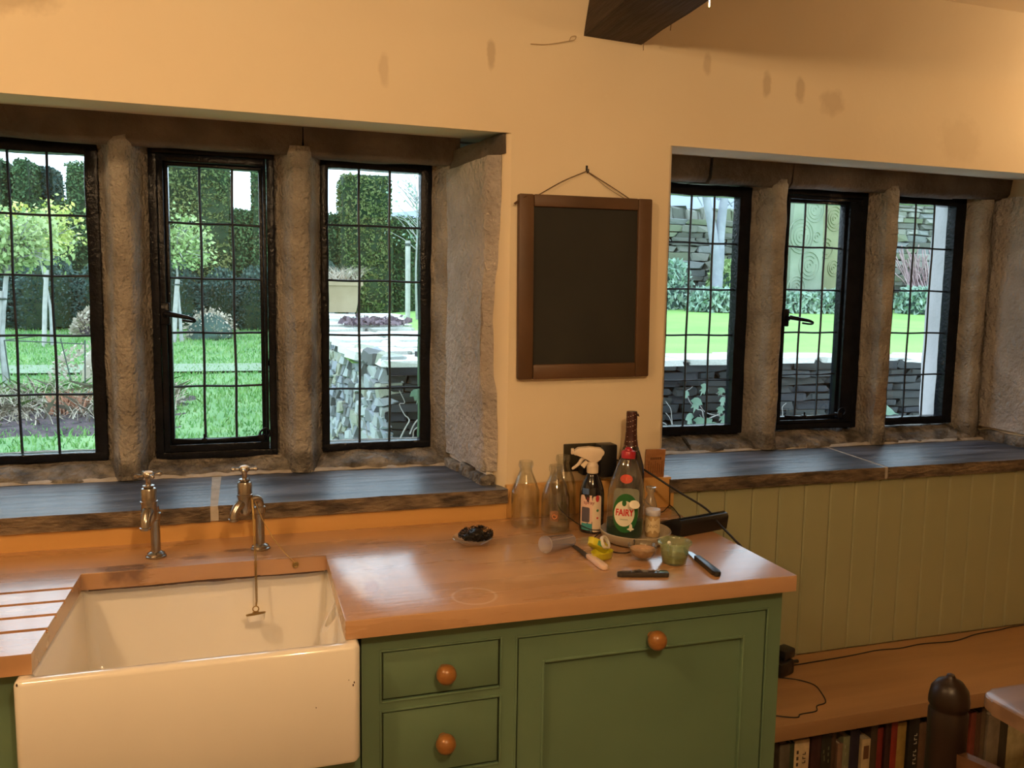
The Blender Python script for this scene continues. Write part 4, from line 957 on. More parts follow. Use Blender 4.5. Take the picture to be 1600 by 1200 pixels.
for s in range(46):
    pts = []; u = rg.uniform(0, 2*PI); v = rg.uniform(-1, 1.5); ph = rg.uniform(0, 6)
    for k in range(34):
        u += .05; p = ssurf(u, v+.15*math.sin(k*.3+ph)); p += Vector((math.cos(k*1.3+ph), math.sin(k*1.3+ph)*.8, math.sin(k*1.7))) * .0032; p.z = max(p.z, .0012); pts.append(p)
    tube(bm, pts, .0006, 4)
o = finish(bm, 'wire_tangle', mat('dark_wire_wool', (.02,.017,.015), rough=.35, metal=.6), sc_, 60); o['kind'] = 'stuff'

# wall wire above the chalkboard
bm = B(); tube(bm, bez([(-.445, -.004, 2.196), (-.40, -.004, 2.199), (-.345, -.006, 2.212), (-.322, -.008, 2.218), (-.318, -.008, 2.228), (-.330, -.006, 2.226), (-.335, -.005, 2.216)], 6), .0010, 5)
tag(finish(bm, 'wire_hook', mat('dusty_wire', (.42,.30,.17), rough=.6), None, 60), 'thin loop of pale wire on the wall left of the beam end', 'wire')
# string lights on the beam
sl = thing('string_lights', 'fine wire of tiny warm lights hung along the right side of the dark beam', 'string lights', (-.11, -.1, 2.24))
pts = [(-.118, -.012, 2.21), (-.119, -.02, 2.235), (-.112, -.06, 2.262), (-.112, -.12, 2.247), (-.113, -.20, 2.252), (-.088, -.27, 2.262), (-.055, -.33, 2.270), (-.02, -.38, 2.275), (-.05, -.6, 2.30), (-.10, -.8, 2.29)]
O = Vector((-.11, -.1, 2.24)); bm = B(); tube(bm, [p-O for p in bez(pts, 5)], .0008, 5)
tube(bm, [Vector(p)-O for p in ((-.113, -.14, 2.262), (-.108, -.15, 2.238), (-.112, -.155, 2.222))], .0012, 5); finish(bm, 'wire', M['string'], sl, 60)
hot = emit('tiny_warm_lamp', (1, .62, .22), 14)
for p in ((-.079, -.29, 2.240), (-.024, -.33, 2.262), (-.06, -.55, 2.285)):
    bm = B(); lathe(bm, [(0, 0), (.0016, .002), (.0019, .010), (.0012, .018), (0, .019)], Vector(p)-O, 10); finish(bm, 'bulb', hot, sl, 60)

# ================================================================ BENCH, BOOKS, CHAIR, TABLE
bn = thing('window_bench', 'long low wooden bench shelf under the right window, books stored beneath', 'bench', (0, 0, 0))
bm = B(); box(bm, -.005, 2.85, -.383, -.0155, .3455, .3905, .003); finish(bm, 'bench_top', M['benchwood'], bn, 30)
bm = B(); box(bm, -.005, 2.85, -.36, -.0, .035, .055, .002); finish(bm, 'lower_shelf', M['benchwood'], bn, 30)
bm = B(); box(bm, -.005, 2.85, -.020, -.0155, .055, .3455); finish(bm, 'back_panel', M['darkwood'], bn, 30)
for x in (.175, 1.62, 2.8):
    bm = B(); box(bm, x-.012, x+.008, -.34, -.021, .055, .3455, .001); finish(bm, 'upright', M['benchwood'], bn, 30)
for x in (.175, 1.62, 2.8):
    bm = B(); box(bm, x-.012, x+.008, -.34, -.03, .0, .035, .001); finish(bm, 'foot', M['benchwood'], bn, 30)
books = [ # x0 x1 height colour panelcolour label
 (.207,.240,.250,(.10,.085,.06),None,'dark grey-brown book, first on the left under the bench'),
 (.241,.257,.248,(.03,.045,.025),None,'thin dark green book beside the cream one under the bench'),
 (.259,.309,.250,(.52,.41,.24),(.06,.04,.03),'wide cream book with black spine lettering under the bench'),
 (.311,.344,.262,(.035,.012,.012),None,'dark maroon book right of the wide cream one'),
 (.346,.381,.255,(.022,.022,.015),(.12,.13,.07),'black book with a green scribbled spine'),
 (.383,.398,.262,(.06,.035,.02),None,'thin dark brown book right of the green-scribbled spine'),
 (.400,.418,.222,(.17,.10,.065),None,'short brown paperback between the dark spines'),
 (.420,.444,.238,(.16,.17,.10),(.30,.30,.20),'mottled green and cream spine under the bench'),
 (.446,.480,.250,(.016,.014,.03),None,'navy blue book under the bench'),
 (.484,.514,.222,(.42,.33,.19),(.14,.06,.03),'cream spine with a brown panel at the top'),
 (.516,.540,.262,(.045,.03,.018),None,'dark brown book left of the dark red one'),
 (.542,.563,.246,(.15,.015,.012),None,'dark red book near the middle of the row'),
 (.565,.586,.262,(.03,.012,.012),None,'blackish maroon book between two red ones'),
 (.588,.611,.256,(.22,.025,.015),None,'bright red book touching the tan yellow one'),
 (.613,.646,.250,(.28,.19,.05),None,'tan yellow book under the bench'),
 (.649,.686,.262,(.012,.012,.011),(.50,.48,.40),'black book with white spine lettering left of the chair post'),
 (.690,.718,.24,(.09,.05,.03),None,'brown book mostly hidden by the chair post'),
 (.721,.765,.25,(.04,.035,.03),None,'dark book hidden behind the chair post, left one'),
 (.768,.812,.235,(.07,.06,.04),None,'dark book hidden behind the chair post, right one'),
 (.815,.845,.25,(.035,.025,.018),None,'dark brown book just right of the chair post'),
 (.848,.878,.24,(.11,.075,.04),None,'mid brown book right of the chair post'),
 (.881,.901,.246,(.14,.03,.02),None,'thin rust-red book right of the chair post'),
 (.903,.925,.24,(.07,.035,.02),None,'thin brown book beside the rust-red one'),
 (.928,.946,.25,(.10,.07,.04),None,'slim tan-brown book left of the wide grey one'),
 (.949,.997,.228,(.17,.14,.10),None,'wide grey-tan book near the table corner'),
 (1.0,1.033,.225,(.035,.03,.02),None,'black-brown book beside the olive file'),
 (1.036,1.13,.175,(.30,.26,.14),None,'low wide olive-cream file at the right end of the row'),
 (1.133,1.17,.24,(.12,.08,.05),None,'brown book beyond the olive-cream file')]
for i, (x0, x1, h, c, pc, lab) in enumerate(books):
    cm = mat('book_cover', c, tuple(min(1, v*1.5+.004) for v in c), 25, .45); w = x1-x0; d = .16+.02*((i*7) % 3)/2
    bk = thing('book', lab, 'book', (x0, -.335+.003*(i % 3), .0552), group='books in the row under the bench')
    bm = B(); t_ = .003
    box(bm, 0, w-.0005, 0, .004, 0, h, .0012); box(bm, 0, t_, .004, d, 0, h); box(bm, w-.0005-t_, w-.0005, .004, d, 0, h)
    finish(bm, 'cover', cm, bk, 30)
    bm = B(); box(bm, t_+.0002, w-t_-.0007, .0045, d-.004, .003, h-.004); finish(bm, 'pages', C_('book_pages', (.55,.48,.34), .8), bk, 0)
    if pc:
        pm = mat('spine_print', pc, rough=.5)
        if i in (2, 15):
            bm = B()
            for k in range(15):
                if k in (6, 11): continue
                z = .03+k*.0125; box(bm, w*.55, w*.55+.010, -.0007, 0, z, z+.0025); box(bm, w*.55+(.0 if k % 2 else .0075), w*.55+(.0025 if k % 2 else .010), -.0007, 0, z+.0025, z+.0075)
            finish(bm, 'spine_lettering', pm, bk, 0)['kind'] = 'stuff'
            if i == 2:
                bm = B(); 
                for k in range(11): box(bm, w*.15, w*.28, -.0006, 0, .03+k*.018, .04+k*.018)
                finish(bm, 'spine_ornament', pm, bk, 0)
        else:
            bm = B(); rg = random.Random(i)
            if i == 9: box(bm, .006, w-.006, -.0006, 0, h-.06, h-.02)
            else:
                for k in range(16):
                    z = .02+rg.random()*(h-.05); x = .005+rg.random()*(w-.013); box(bm, x, x+.004, -.0006, 0, z, z+.010)
            finish(bm, 'spine_print', pm, bk, 0)['kind'] = 'stuff'
# cable along the bench and plug
cable('thin black flex running along the back of the bench to the right', [(-.02, -.10, .3925), (.10, -.095, .3925), (.20, -.09, .3925), (.555, -.076, .3925), (.658, -.071, .3925), (.767, -.061, .3925), (.85, -.068, .3925), (.95, -.060, .3925), (1.05, -.070, .3925), (1.107, -.066, .3925), (1.2, -.045, .3925), (1.306, -.038, .3925), (1.436, -.027, .3925), (1.9, -.030, .3925)], .0019)
cable('thin black flex looping across the bench beside the green cabinet', [(.30, -.125, .3925), (.373, -.161, .3925), (.408, -.205, .3925), (.40, -.25, .3925), (.373, -.306, .3925), (.335, -.318, .3925), (.313, -.342, .3925), (.26, -.345, .3925), (.230, -.355, .3925), (.12, -.300, .3925), (.0, -.290, .3925)], .0017)
px_ = thing('plug_adapter', 'black plug adapter lying on the bench behind the green cabinet corner', 'adapter', (.372, -.105, .3908), R_(20))
bm = B(); box(bm, -.05, .02, -.03, .03, 0, .045, .006); finish(bm, 'adapter_body', M['black'], px_, 40)
bm = B(); box(bm, -.02, .035, -.022, .022, .045, .075, .006); tube(bm, [(.03, 0, .02), (.08, .0, .012)], .006, 8); finish(bm, 'plug_top', M['black'], px_, 40)

# table with a rounded corner
tb = thing('wooden_table', 'worn wooden table with a rounded corner at the right picture edge', 'table', (.24, -.96, 0))
pl = rr(-.012, 1.30, -.78, .045, .045, 8)
bm = B(); prism(bm, pl, .712, .74, bev=.006); finish(bm, 'tabletop', M['midwood'], tb, 40)
bm = B(); ringb(bm, .05, 1.24, -.72, -.02, .02, 0, 1) if False else None
bm = B()
for q in ((.06, 1.23, -.035, -.015), (.06, 1.23, -.72, -.70), (.06, .08, -.70, -.035), (1.21, 1.23, -.70, -.035)): box(bm, *q, .62, .712)
finish(bm, 'apron', M['midwood'], tb, 20)
for x, y in ((.085, -.06), (1.2, -.06), (.085, -.68), (1.2, -.68)):
    bm = B(); lathe(bm, [(0, 0), (.018, 0), (.024, .04), (.018, .09), (.028, .30), (.020, .50), (.030, .54), (.030, .712), (0, .712)], (x, y, 0), 16); finish(bm, 'leg', M['midwood'], tb, 40)
# chair whose back faces the camera side, pushed up to the table
ch = thing('wooden_chair', 'dark wooden chair with dome-topped back post and curved top rail, pushed up to the table', 'chair', (-.045, -1.11, 0))
for k, y in enumerate((0, -.44)):
    bm = B(); lathe(bm, [(0, 0), (.022, 0), (.026, .04), (.030, .30), (.030, .44), (.031, .80), (.031, .838), (.0288, .842), (.0288, .846), (.0318, .850), (.0318, .860), (.029, .877), (.020, .890), (.008, .896), (.006, .902), (0, .904)], (0, y, 0), 24); finish(bm, 'back_post', M['darkwood'], ch, 50)
for z, h in ((.75, .055), (.62, .045)):
    bm = B(); R1 = []
    n = 16
    for i in range(n+1):
        u = i/n; y = -.025-.39*u; x = .012+.022*math.sin(PI*u)*(1)-.01; zz = z+.012*math.sin(PI*u)
        R1.append([bm.verts.new((x-.008, y, zz-h/2)), bm.verts.new((x+.008, y, zz-h/2)), bm.verts.new((x+.010, y, zz+h/2)), bm.verts.new((x-.010, y, zz+h/2))])
    for a, b in zip(R1, R1[1:]):
        for k in range(4): bm.faces.new((a[k], a[(k+1) % 4], b[(k+1) % 4], b[k]))
    bm.faces.new(R1[0]); bm.faces.new(R1[-1][::-1]); finish(bm, 'back_rail', M['glosswood'], ch, 40)
bm = B(); box(bm, -.0, .40, -.45, .01, .435, .465, .008); finish(bm, 'seat', M['darkwood'], ch, 40)
for y in (0, -.44):
    bm = B(); lathe(bm, [(0, 0), (.016, 0), (.022, .06), (.018, .12), (.024, .3), (.022, .437), (0, .437)], (.36, y, 0), 16); finish(bm, 'leg', M['darkwood'], ch, 40)
    bm = B(); tube(bm, [(.01, y, .16), (.18, y, .165), (.36, y, .16)], [.009, .012, .009], 10); finish(bm, 'stretcher', M['darkwood'], ch, 40)

# ================================================================ OUTSIDE
rnd = random.Random(11); rng = np.random.default_rng(5)
def gz(x, y):                       # lower garden
    return .20 + max(0, y-5)*.083 if y < 14 else .947+(y-14)*.05
def rz_(x, y):                      # raised lawn
    return 1.12 + .30*max(0, min(1, (x-.5)/4))*max(0, min(1, (y-3)/6)) + .006*noise.noise(Vector((x*2, y*2, 0)))
def sheet(name, x0, x1, y0, y1, f, m, nx, ny, bump_=.0):
    bm = B(); V = [[bm.verts.new((x0+(x1-x0)*i/nx, y0+(y1-y0)*j/ny, f(x0+(x1-x0)*i/nx, y0+(y1-y0)*j/ny)+bump_*noise.noise(Vector((i*.9, j*.9, 2))))) for j in range(ny+1)] for i in range(nx+1)]
    for i in range(nx):
        for j in range(ny): bm.faces.new((V[i][j], V[i+1][j], V[i+1][j+1], V[i][j+1]))
    return finish(bm, name, m, None, 60)
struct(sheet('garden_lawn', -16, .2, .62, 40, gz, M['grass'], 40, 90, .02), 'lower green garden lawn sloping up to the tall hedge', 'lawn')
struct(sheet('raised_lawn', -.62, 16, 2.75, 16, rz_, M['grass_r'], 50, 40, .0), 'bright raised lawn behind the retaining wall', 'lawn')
o = sheet('garden_path', -9, -.85, 8.75, 9.35, lambda x, y: gz(x, y)+.03, M['path'], 30, 2); struct(o, 'pale narrow path crossing the lower lawn', 'path')
bm = B()
bmesh.ops.create_grid(bm, x_segments=60, y_segments=8, size=.5)
for v in bm.verts:
    x = -160+(v.co.x+.5)*420; h = v.co.y+.5; v.co = Vector((x, 130+h*60, .0+h*(7+ (x+30)*.20*(1 if x > -30 else 0)+4*noise.noise(Vector((x*.02, 0, 0))))))
struct(finish(bm, 'distant_hill', M['hill'], None, 60), 'hazy blue-grey hillside rising beyond the garden', 'hill')
struct(sheet('far_field', -60, 60, 40, 130, lambda x, y: 1.6+(y-40)*.03, M['field'], 10, 10), 'pale field between the hedge and the hillside', 'field')

def blades(name, n, fx, fy, f, hgt, m, parent=None, seed=0, lean=.35, w=.006):
    r = np.random.default_rng(seed); x = fx[0]+(fx[1]-fx[0])*r.random(n); y = fy[0]+(fy[1]-fy[0])*r.random(n)
    z = np.array([f(a, b) for a, b in zip(x, y)]); h = hgt*r.uniform(.5, 1.2, n); an = r.uniform(0, 2*PI, n); le = r.normal(size=(n, 2))*lean
    base = np.stack([x, y, z-.01], 1); dx = np.stack([np.cos(an)*w, np.sin(an)*w, 0*an], 1)
    tip = base+np.stack([le[:, 0]*h, le[:, 1]*h, h], 1); mid = base+np.stack([le[:, 0]*h*.35, le[:, 1]*h*.35, h*.6], 1)
    v = np.stack([base-dx, base+dx, mid+dx*.7, tip, mid-dx*.7], 1).reshape(-1, 3)
    me = bpy.data.meshes.new(name); me.vertices.add(5*n); me.vertices.foreach_set('co', v.ravel()); me.loops.add(5*n); me.loops.foreach_set('vertex_index', np.arange(5*n, dtype=np.int32))
    me.polygons.add(n); me.polygons.foreach_set('loop_start', np.arange(0, 5*n, 5, dtype=np.int32)); me.polygons.foreach_set('loop_total', np.full(n, 5, np.int32)); me.update(); me.validate(); me.materials.append(m)
    o = bpy.data.objects.new(name, me); COL.objects.link(o)
    if parent: o.parent = parent
    o['kind'] = 'stuff'; return o
tag(blades('grass', 26000, (-6.5, -1.0), (4.5, 13.2), gz, .06, M['blade'], seed=2, w=.008), 'short grass blades of the lower lawn', 'grass', kind='stuff')

# retaining wall ----------------------------------------------------
def stone_mesh(seed, amp=.22):
    r = random.Random(seed); bm = bmesh.new(); bmesh.ops.create_cube(bm, size=1)
    bmesh.ops.bevel(bm, geom=bm.edges[:], offset=.09, segments=1, affect='EDGES')
    for v in bm.verts: v.co += Vector((r.uniform(-1, 1), r.uniform(-1, 1), r.uniform(-1, 1)))*amp*.5
    me = bpy.data.meshes.new('stone'); bmesh.ops.recalc_face_normals(bm, faces=bm.faces); bm.to_mesh(me); bm.free(); return me
def course_wall(root, m, length, z0, z1, ch_, lw, depth, xf, seed, name='stone', limit=300, proud=.02):
    r = random.Random(seed); ms = [stone_mesh(seed*10+i) for i in range(8)]
    for me in ms: me.materials.append(m)
    z = z0; cnt = 0
    while z < z1-.01 and cnt < limit:
        h = ch_*r.uniform(.75, 1.3); s = -r.random()*lw*.8
        while s < length and cnt < limit:
            w = lw*r.uniform(.55, 1.6); c, w2 = s+w/2, w
            if s < 0: w2 = s+w; c = w2/2
            if s+w > length: w2 = length-s; c = s+w2/2
            if w2 > .03:
                o = bpy.data.objects.new(name, r.choice(ms)); COL.objects.link(o); o.parent = root
                d = depth*r.uniform(.85, 1.0); p, rot = xf(c, z+h/2, d/2-proud*r.random())
                o.location = p; o.scale = (w2*.97, d, h*.94); o.rotation_euler = (r.uniform(-.03, .03), r.uniform(-.03, .03), rot+r.uniform(-.05, .05)); cnt += 1
                if lw < .11: o.rotation_euler.x += r.uniform(-.15, .15); o.rotation_euler.y += r.uniform(-.18, .18)
            s += w
        z += h
    return cnt
rw = thing('retaining_wall', 'dark dry-stone retaining wall below the raised lawn, just outside the right windows', 'wall', (-.5, 2.2, 0))
bm = B(); box(bm, .05, 6.3, .10, .35, 0, 1.10); finish(bm, 'wall_core', M['walldark'], rw, 0)
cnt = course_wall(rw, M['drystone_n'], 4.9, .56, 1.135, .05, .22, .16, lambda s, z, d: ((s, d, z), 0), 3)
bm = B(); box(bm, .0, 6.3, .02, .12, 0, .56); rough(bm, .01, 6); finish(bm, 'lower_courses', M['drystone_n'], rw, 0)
ms = [stone_mesh(90+i, .06) for i in range(6)]
for me in ms: me.materials.append(M['cap'])
x = -.03; i = 0
while x < 5.0:
    w = rnd.uniform(.28, .55); o = bpy.data.objects.new('cap_stone', ms[i % 6]); COL.objects.link(o); o.parent = rw; i += 1
    o.location = (x+w/2, .20+rnd.uniform(-.02, .02), 1.155+rnd.uniform(-.006, .006)); o.scale = (w*.98, .46, .042); o.rotation_euler = (rnd.uniform(-.02, .02), rnd.uniform(-.02, .02), rnd.uniform(-.05, .05)); x += w
sw = thing('rubble_wall', 'pale rubble wall coloured as if lit, running away from the corner, seen through the window left of the chalkboard', 'wall', (-.5, 2.2, 0), R_(94.5))
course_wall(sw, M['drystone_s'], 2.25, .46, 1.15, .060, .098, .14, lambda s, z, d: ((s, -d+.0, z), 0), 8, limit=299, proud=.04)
bm = extrude_profile([(-.02, .4), (-.02, 1.16), (-.2, 1.16), (-.2, .4)], 2.25, 3.55, 'x', 16); rough(bm, .02, 9, 2); finish(bm, 'far_courses', M['drystone_s'], sw, 0)
bm = B(); box(bm, .1, 3.55, -.4, -.10, .1, 1.12); finish(bm, 'wall_core', M['walldark'], sw, 0)
bm = B(); box(bm, .02, 3.55, -.3, -.03, .1, .42); finish(bm, 'lower_courses', M['drystone_s'], sw, 0)
i = 0; y = .3
pv = thing('terrace_paving', 'pale flat flagstones on top of the rubble wall, littered with dark debris', 'paving', (-.62, 2.5, 1.14))
while y < 3.1:
    x = .0; d = rnd.uniform(.28, .5)
    while x < (1.0 if y < 1.2 else .62):
        w = rnd.uniform(.3, .5); o = bpy.data.objects.new('flagstone', ms[i % 6]); COL.objects.link(o); o.parent = pv; i += 1
        xx = x+w/2-.03*y-.0
        o.location = (xx, y-.1+d/2, .022+rnd.uniform(-.004, .006)+.058*(y-.3)); o.scale = (w*.97, d*.97, .06); o.rotation_euler = (rnd.uniform(-.02, .02), rnd.uniform(-.02, .02), .08+rnd.uniform(-.04, .04)); x += w
    y += d
# rubble, slates and debris on the terrace
for k, (x, y, z, sx, sy, sz, rr_, lab) in enumerate([(-.245, 2.42, 1.198, .10, .07, .045, .2, 'dark squared stone block lying on the wall corner'), (-.16, 2.75, 1.20, .16, .08, .035, -.3, 'flat broken slate on the terrace edge'), (-.42, 3.1, 1.195, .2, .1, .02, .3, 'thin pale slate lying on the terrace'),
      (-.30, 3.3, 1.205, .10, .09, .06, .5, 'grey stone lump standing on the terrace'), (-.08, 3.0, 1.21, .16, .12, .07, .7, 'broken curved stone fragment on the terrace'), (.04, 3.25, 1.21, .15, .1, .07, -.4, 'second dark fragment behind the curved one on the terrace')]):
    me = stone_mesh(200+k, .2); me.materials.append(M['drystone_n' if k in (0, 4, 5) else 'cap']); o = bpy.data.objects.new('loose_stone', me); COL.objects.link(o)
    o.location = (x, y, z-.01); o.scale = (sx, sy, sz); o.rotation_euler = (0, 0, rr_); tag(o, lab, 'stone')
db_ = thing('leaf_debris', 'strip of dark purplish dead leaves along the terrace flags', 'debris', kind='stuff')
pts = [(-.50+.45*t+rng.normal()*.03, 4.3+rng.normal()*.13, 1.305+abs(rng.normal())*.02) for t in rng.random(420)]
leaves('dead_leaves', pts, .035, mat('dead_leaf', (.10,.07,.09), (.22,.16,.18), 10, .8), db_, 3)
# planter
pt = thing('buff_planter', 'square buff planter of dry white stems standing on the terrace end', 'planter', (-.365, 6.15, 1.355), R_(4))
bm = B()
for z0, z1, a0, a1 in ((0, .26, .135, .18), (.26, .30, .195, .195)):
    prismv = [[bm.verts.new((sx*a, sy*a, z)) for sx, sy in ((-1, -1), (1, -1), (1, 1), (-1, 1))] for z, a in ((z0, a0), (z1, a1))]
    for k in range(4): bm.faces.new((prismv[0][k], prismv[0][(k+1) % 4], prismv[1][(k+1) % 4], prismv[1][k]))
    bm.faces.new(prismv[0]); bm.faces.new(prismv[1][::-1])
finish(bm, 'planter_body', M['planter'], pt, 0)
for sx in (-.10, .10):
    bm = B(); box(bm, sx-.03, sx+.03, -.10, .10, -.035, .0); finish(bm, 'foot', M['bark'], pt, 0)
bm = B(); box(bm, -.19, .19, -.19, .19, .296, .315, .004); finish(bm, 'rim', M['planter'], pt, 0)
blades('dry_plant', 260, (-.17, .17), (-.17, .17), lambda a, b: .30, .16, M['straw'], pt, 3, .9, .004)
pb = thing('planter_plinth', 'low stone plinth under the buff planter', 'plinth', (-.365, 6.15, 0)); bm = B(); box(bm, -.30, .30, -.25, .25, .25, 1.318, .01); finish(bm, 'plinth_stone', M['cap'], pb, 0)

# ivy --------------------------------------------------------------
iv = thing('ivy', 'ivy with pale bare stems climbing the dark retaining wall', 'climber', (0, 2.185, 0))
def leafshape(bm, p, s, ang, tilt):
    out = [(0, -.5), (.28, -.42), (.55, -.1), (.26, .02), (.34, .42), (.12, .28), (0, .75), (-.12, .28), (-.34, .42), (-.26, .02), (-.55, -.1), (-.28, -.42)]
    Mx = Matrix.Translation(p) @ Matrix.Rotation(tilt, 4, 'Z') @ Matrix.Rotation(R_(90), 4, 'X') @ Matrix.Rotation(ang, 4, 'Z')
    c = bm.verts.new(Mx @ Vector((0, 0, s*.10))); vs = [bm.verts.new(Mx @ Vector((a*s, b*s, 0))) for a, b in out]
    for k in range(12): bm.faces.new((c, vs[k], vs[(k+1) % 12]))
for k in range(46):
    x = rnd.choice([rnd.uniform(-.5, .1), rnd.uniform(1.15, 1.85)]); z = rnd.uniform(.45, .8); pts = []
    dx = rnd.uniform(-.05, .05)
    for s in range(9):
        pts.append((x, -.01-rnd.random()*.03, z)); x += dx+rnd.uniform(-.045, .045); z += rnd.uniform(.0, .07)
        dx += rnd.uniform(-.02, .02)
        if z > 1.15: break
    if len(pts) > 2:
        bm = B(); P = bez(pts, 4); tube(bm, P, [.0045*(1-.6*i/len(P)) for i in range(len(P))], 5); finish(bm, 'ivy_stem', M['ivystem'], iv, 60)
for k in range(70):
    x = rnd.choice([rnd.uniform(-.35, .0), rnd.uniform(1.25, 1.85), rnd.uniform(1.45, 1.85)]); z = rnd.uniform(.6, 1.0)
    bm = B(); leafshape(bm, Vector((0, 0, 0)), rnd.uniform(.045, .085), rnd.uniform(-.8, .8)+PI, rnd.uniform(-.5, .5)); o = finish(bm, 'ivy_leaf', M['ivy'], iv, 60); o.location = (x, -.035-rnd.random()*.03, z)
fr = thing('fern_frond', 'single pale green hart\'s-tongue leaf on the dark retaining wall at the far right', 'fern', (2.72, 2.215, .90))
bm = B(); L_ = []
for i in range(11):
    u = i/10; w = .030*math.sin(PI*min(1, u*1.05+.05))**.6+.002; p = Vector((.24*u-.1, -.03-.03*u, .10-.20*u+.05*math.sin(PI*u)*-1)); L_.append((bm.verts.new(p+Vector((.4*w, 0, w))), bm.verts.new(p+Vector((0, -.008, 0))), bm.verts.new(p-Vector((.4*w, 0, w)))))
for a, b in zip(L_, L_[1:]): bm.faces.new((a[0], a[1], b[1], b[0])); bm.faces.new((a[1], a[2], b[2], b[1]))
finish(bm, 'frond', M['ivy'], fr, 60)

# rear dry stone wall --------------------------------------------------
bw = thing('dry_stone_wall', 'grey-green dry-stone wall with rough upright copings behind the raised lawn', 'wall', (4.2, 9.0, 0))
bm = B(); box(bm, 0, 7.6, .12, .5, 1.0, 2.62); finish(bm, 'wall_core', M['walldark'], bw, 0)
bm = extrude_profile([(.02, 1.2), (.02, 2.85), (.4, 2.85), (.4, 1.2)], -2.6, -.01, 'x', 40); rough(bm, .03, 6, 3); finish(bm, 'far_courses', M['drystone_r'], bw, 0)
course_wall(bw, M['drystone_r'], 7.4, 1.50, 2.68, .098, .34, .26, lambda s, z, d: ((s, d, z), 0), 5, limit=299, proud=.05)
ms2 = [stone_mesh(300+i, .3) for i in range(6)]
for me in ms2: me.materials.append(M['drystone_r'])
x = 0.
while x < 3.9:
    w = rnd.uniform(.2, .34); o = bpy.data.objects.new('coping_stone', rnd.choice(ms2)); COL.objects.link(o); o.parent = bw
    o.location = (x+w/2, .25, 2.79+rnd.uniform(-.03, .03)); o.scale = (w, .35, .30*rnd.uniform(.7, 1.1)); o.rotation_euler = (0, rnd.uniform(-.25, .25), rnd.uniform(-.2, .2)); x += w*.95
# higher part at the right
bw2 = thing('dry_stone_wall', 'taller green-stained stretch of dry-stone wall seen through the far right window', 'wall', (8.1, 9.02, 0))
course_wall(bw2, M['drystone_r'], 3.4, 2.66, 3.35, .08, .34, .26, lambda s, z, d: ((s, d, z), 0), 6, limit=200, proud=.05)
bm = B(); box(bm, 0, 3.4, .12, .5, 2.0, 3.32); finish(bm, 'wall_core', M['walldark'], bw2, 0)
# standing stones with carved rings
def slab(label, x, y, w, z0, z1, m, swirls, rz=0, d=.12):
    r_ = thing('carved_standing_stone', label, 'stone', (x, y, z0), rz, group='carved standing stones on the raised lawn')
    H = z1-z0; bm = extrude_profile(dens([(-w/2, 0), (w/2, 0), (w/2, d), (-w/2, d)], .1), 0, H, 'z', 16, xf=lambda a, b, h: (a*(1-.16*(h/H)**3), b)); rough(bm, .010, 4, x)
    finish(bm, 'slab', m, r_, 50)
    for (cx, cz, s, turns) in swirls:
        for t in range(turns):
            ra = s*(t+.6)/turns; bm = B(); tube(bm, [(cx+ra*math.cos(a), -.004, cz+ra*1.15*math.sin(a)) for a in [PI*.12*k+t*.4 for k in range(int(12+2*t))]], .009, 6); finish(bm, 'carved_ring', m, r_, 60)
slab('left carved grey-green standing stone with concentric ring carvings', 6.72, 8.3, .56, 1.35, 3.25, M['carved'], [(.10, 1.55, .18, 4), (-.12, 1.15, .24, 5), (.05, .72, .20, 4), (-.16, .38, .17, 4), (.12, .22, .14, 3), (.16, 1.15, .08, 2)])
slab('right mossy carved standing stone, darker and partly behind the casement', 7.25, 8.45, .50, 1.35, 3.25, M['carved2'], [(.05, 1.45, .18, 4), (-.08, 1.0, .15, 3), (.08, .7, .12, 3)], .1)
# forked pale tree
tr = thing('forked_tree', 'pale grey forked tree trunk in front of the dry-stone wall', 'tree', (5.12, 8.35, 1.34))
bm = B(); tube(bm, bez([(.09, 0, -.05), (.11, 0, .35), (.10, 0, .70), (.02, 0, 1.15), (-.12, 0, 1.7), (-.24, 0, 2.4)], 6), [.105-.0022*i for i in range(31)], 14); rough(bm, .012, 4, 1); finish(bm, 'trunk', M['greybark'], tr, 60)
bm = B(); tube(bm, bez([(.115, .02, .50), (.13, 0, .85), (.14, 0, 1.3), (.20, 0, 1.8), (.26, 0, 2.4)], 6), [.085-.0018*i for i in range(25)], 14); rough(bm, .012, 4, 2); finish(bm, 'trunk', M['greybark'], tr, 60)
bm = B()
for k in range(26):
    p = Vector((rnd.uniform(-.3, .4), rnd.uniform(-.1, .1), rnd.uniform(1.5, 2.3))); q = p+Vector((rnd.uniform(-.6, .6), rnd.uniform(-.2, .2), rnd.uniform(.1, .5))); tube(bm, [p, p.lerp(q, .5)+Vector((0, 0, .05)), q], [.012, .008, .003], 5)
o = finish(bm, 'twigs', M['greybark'], tr, 60); o['kind'] = 'stuff'
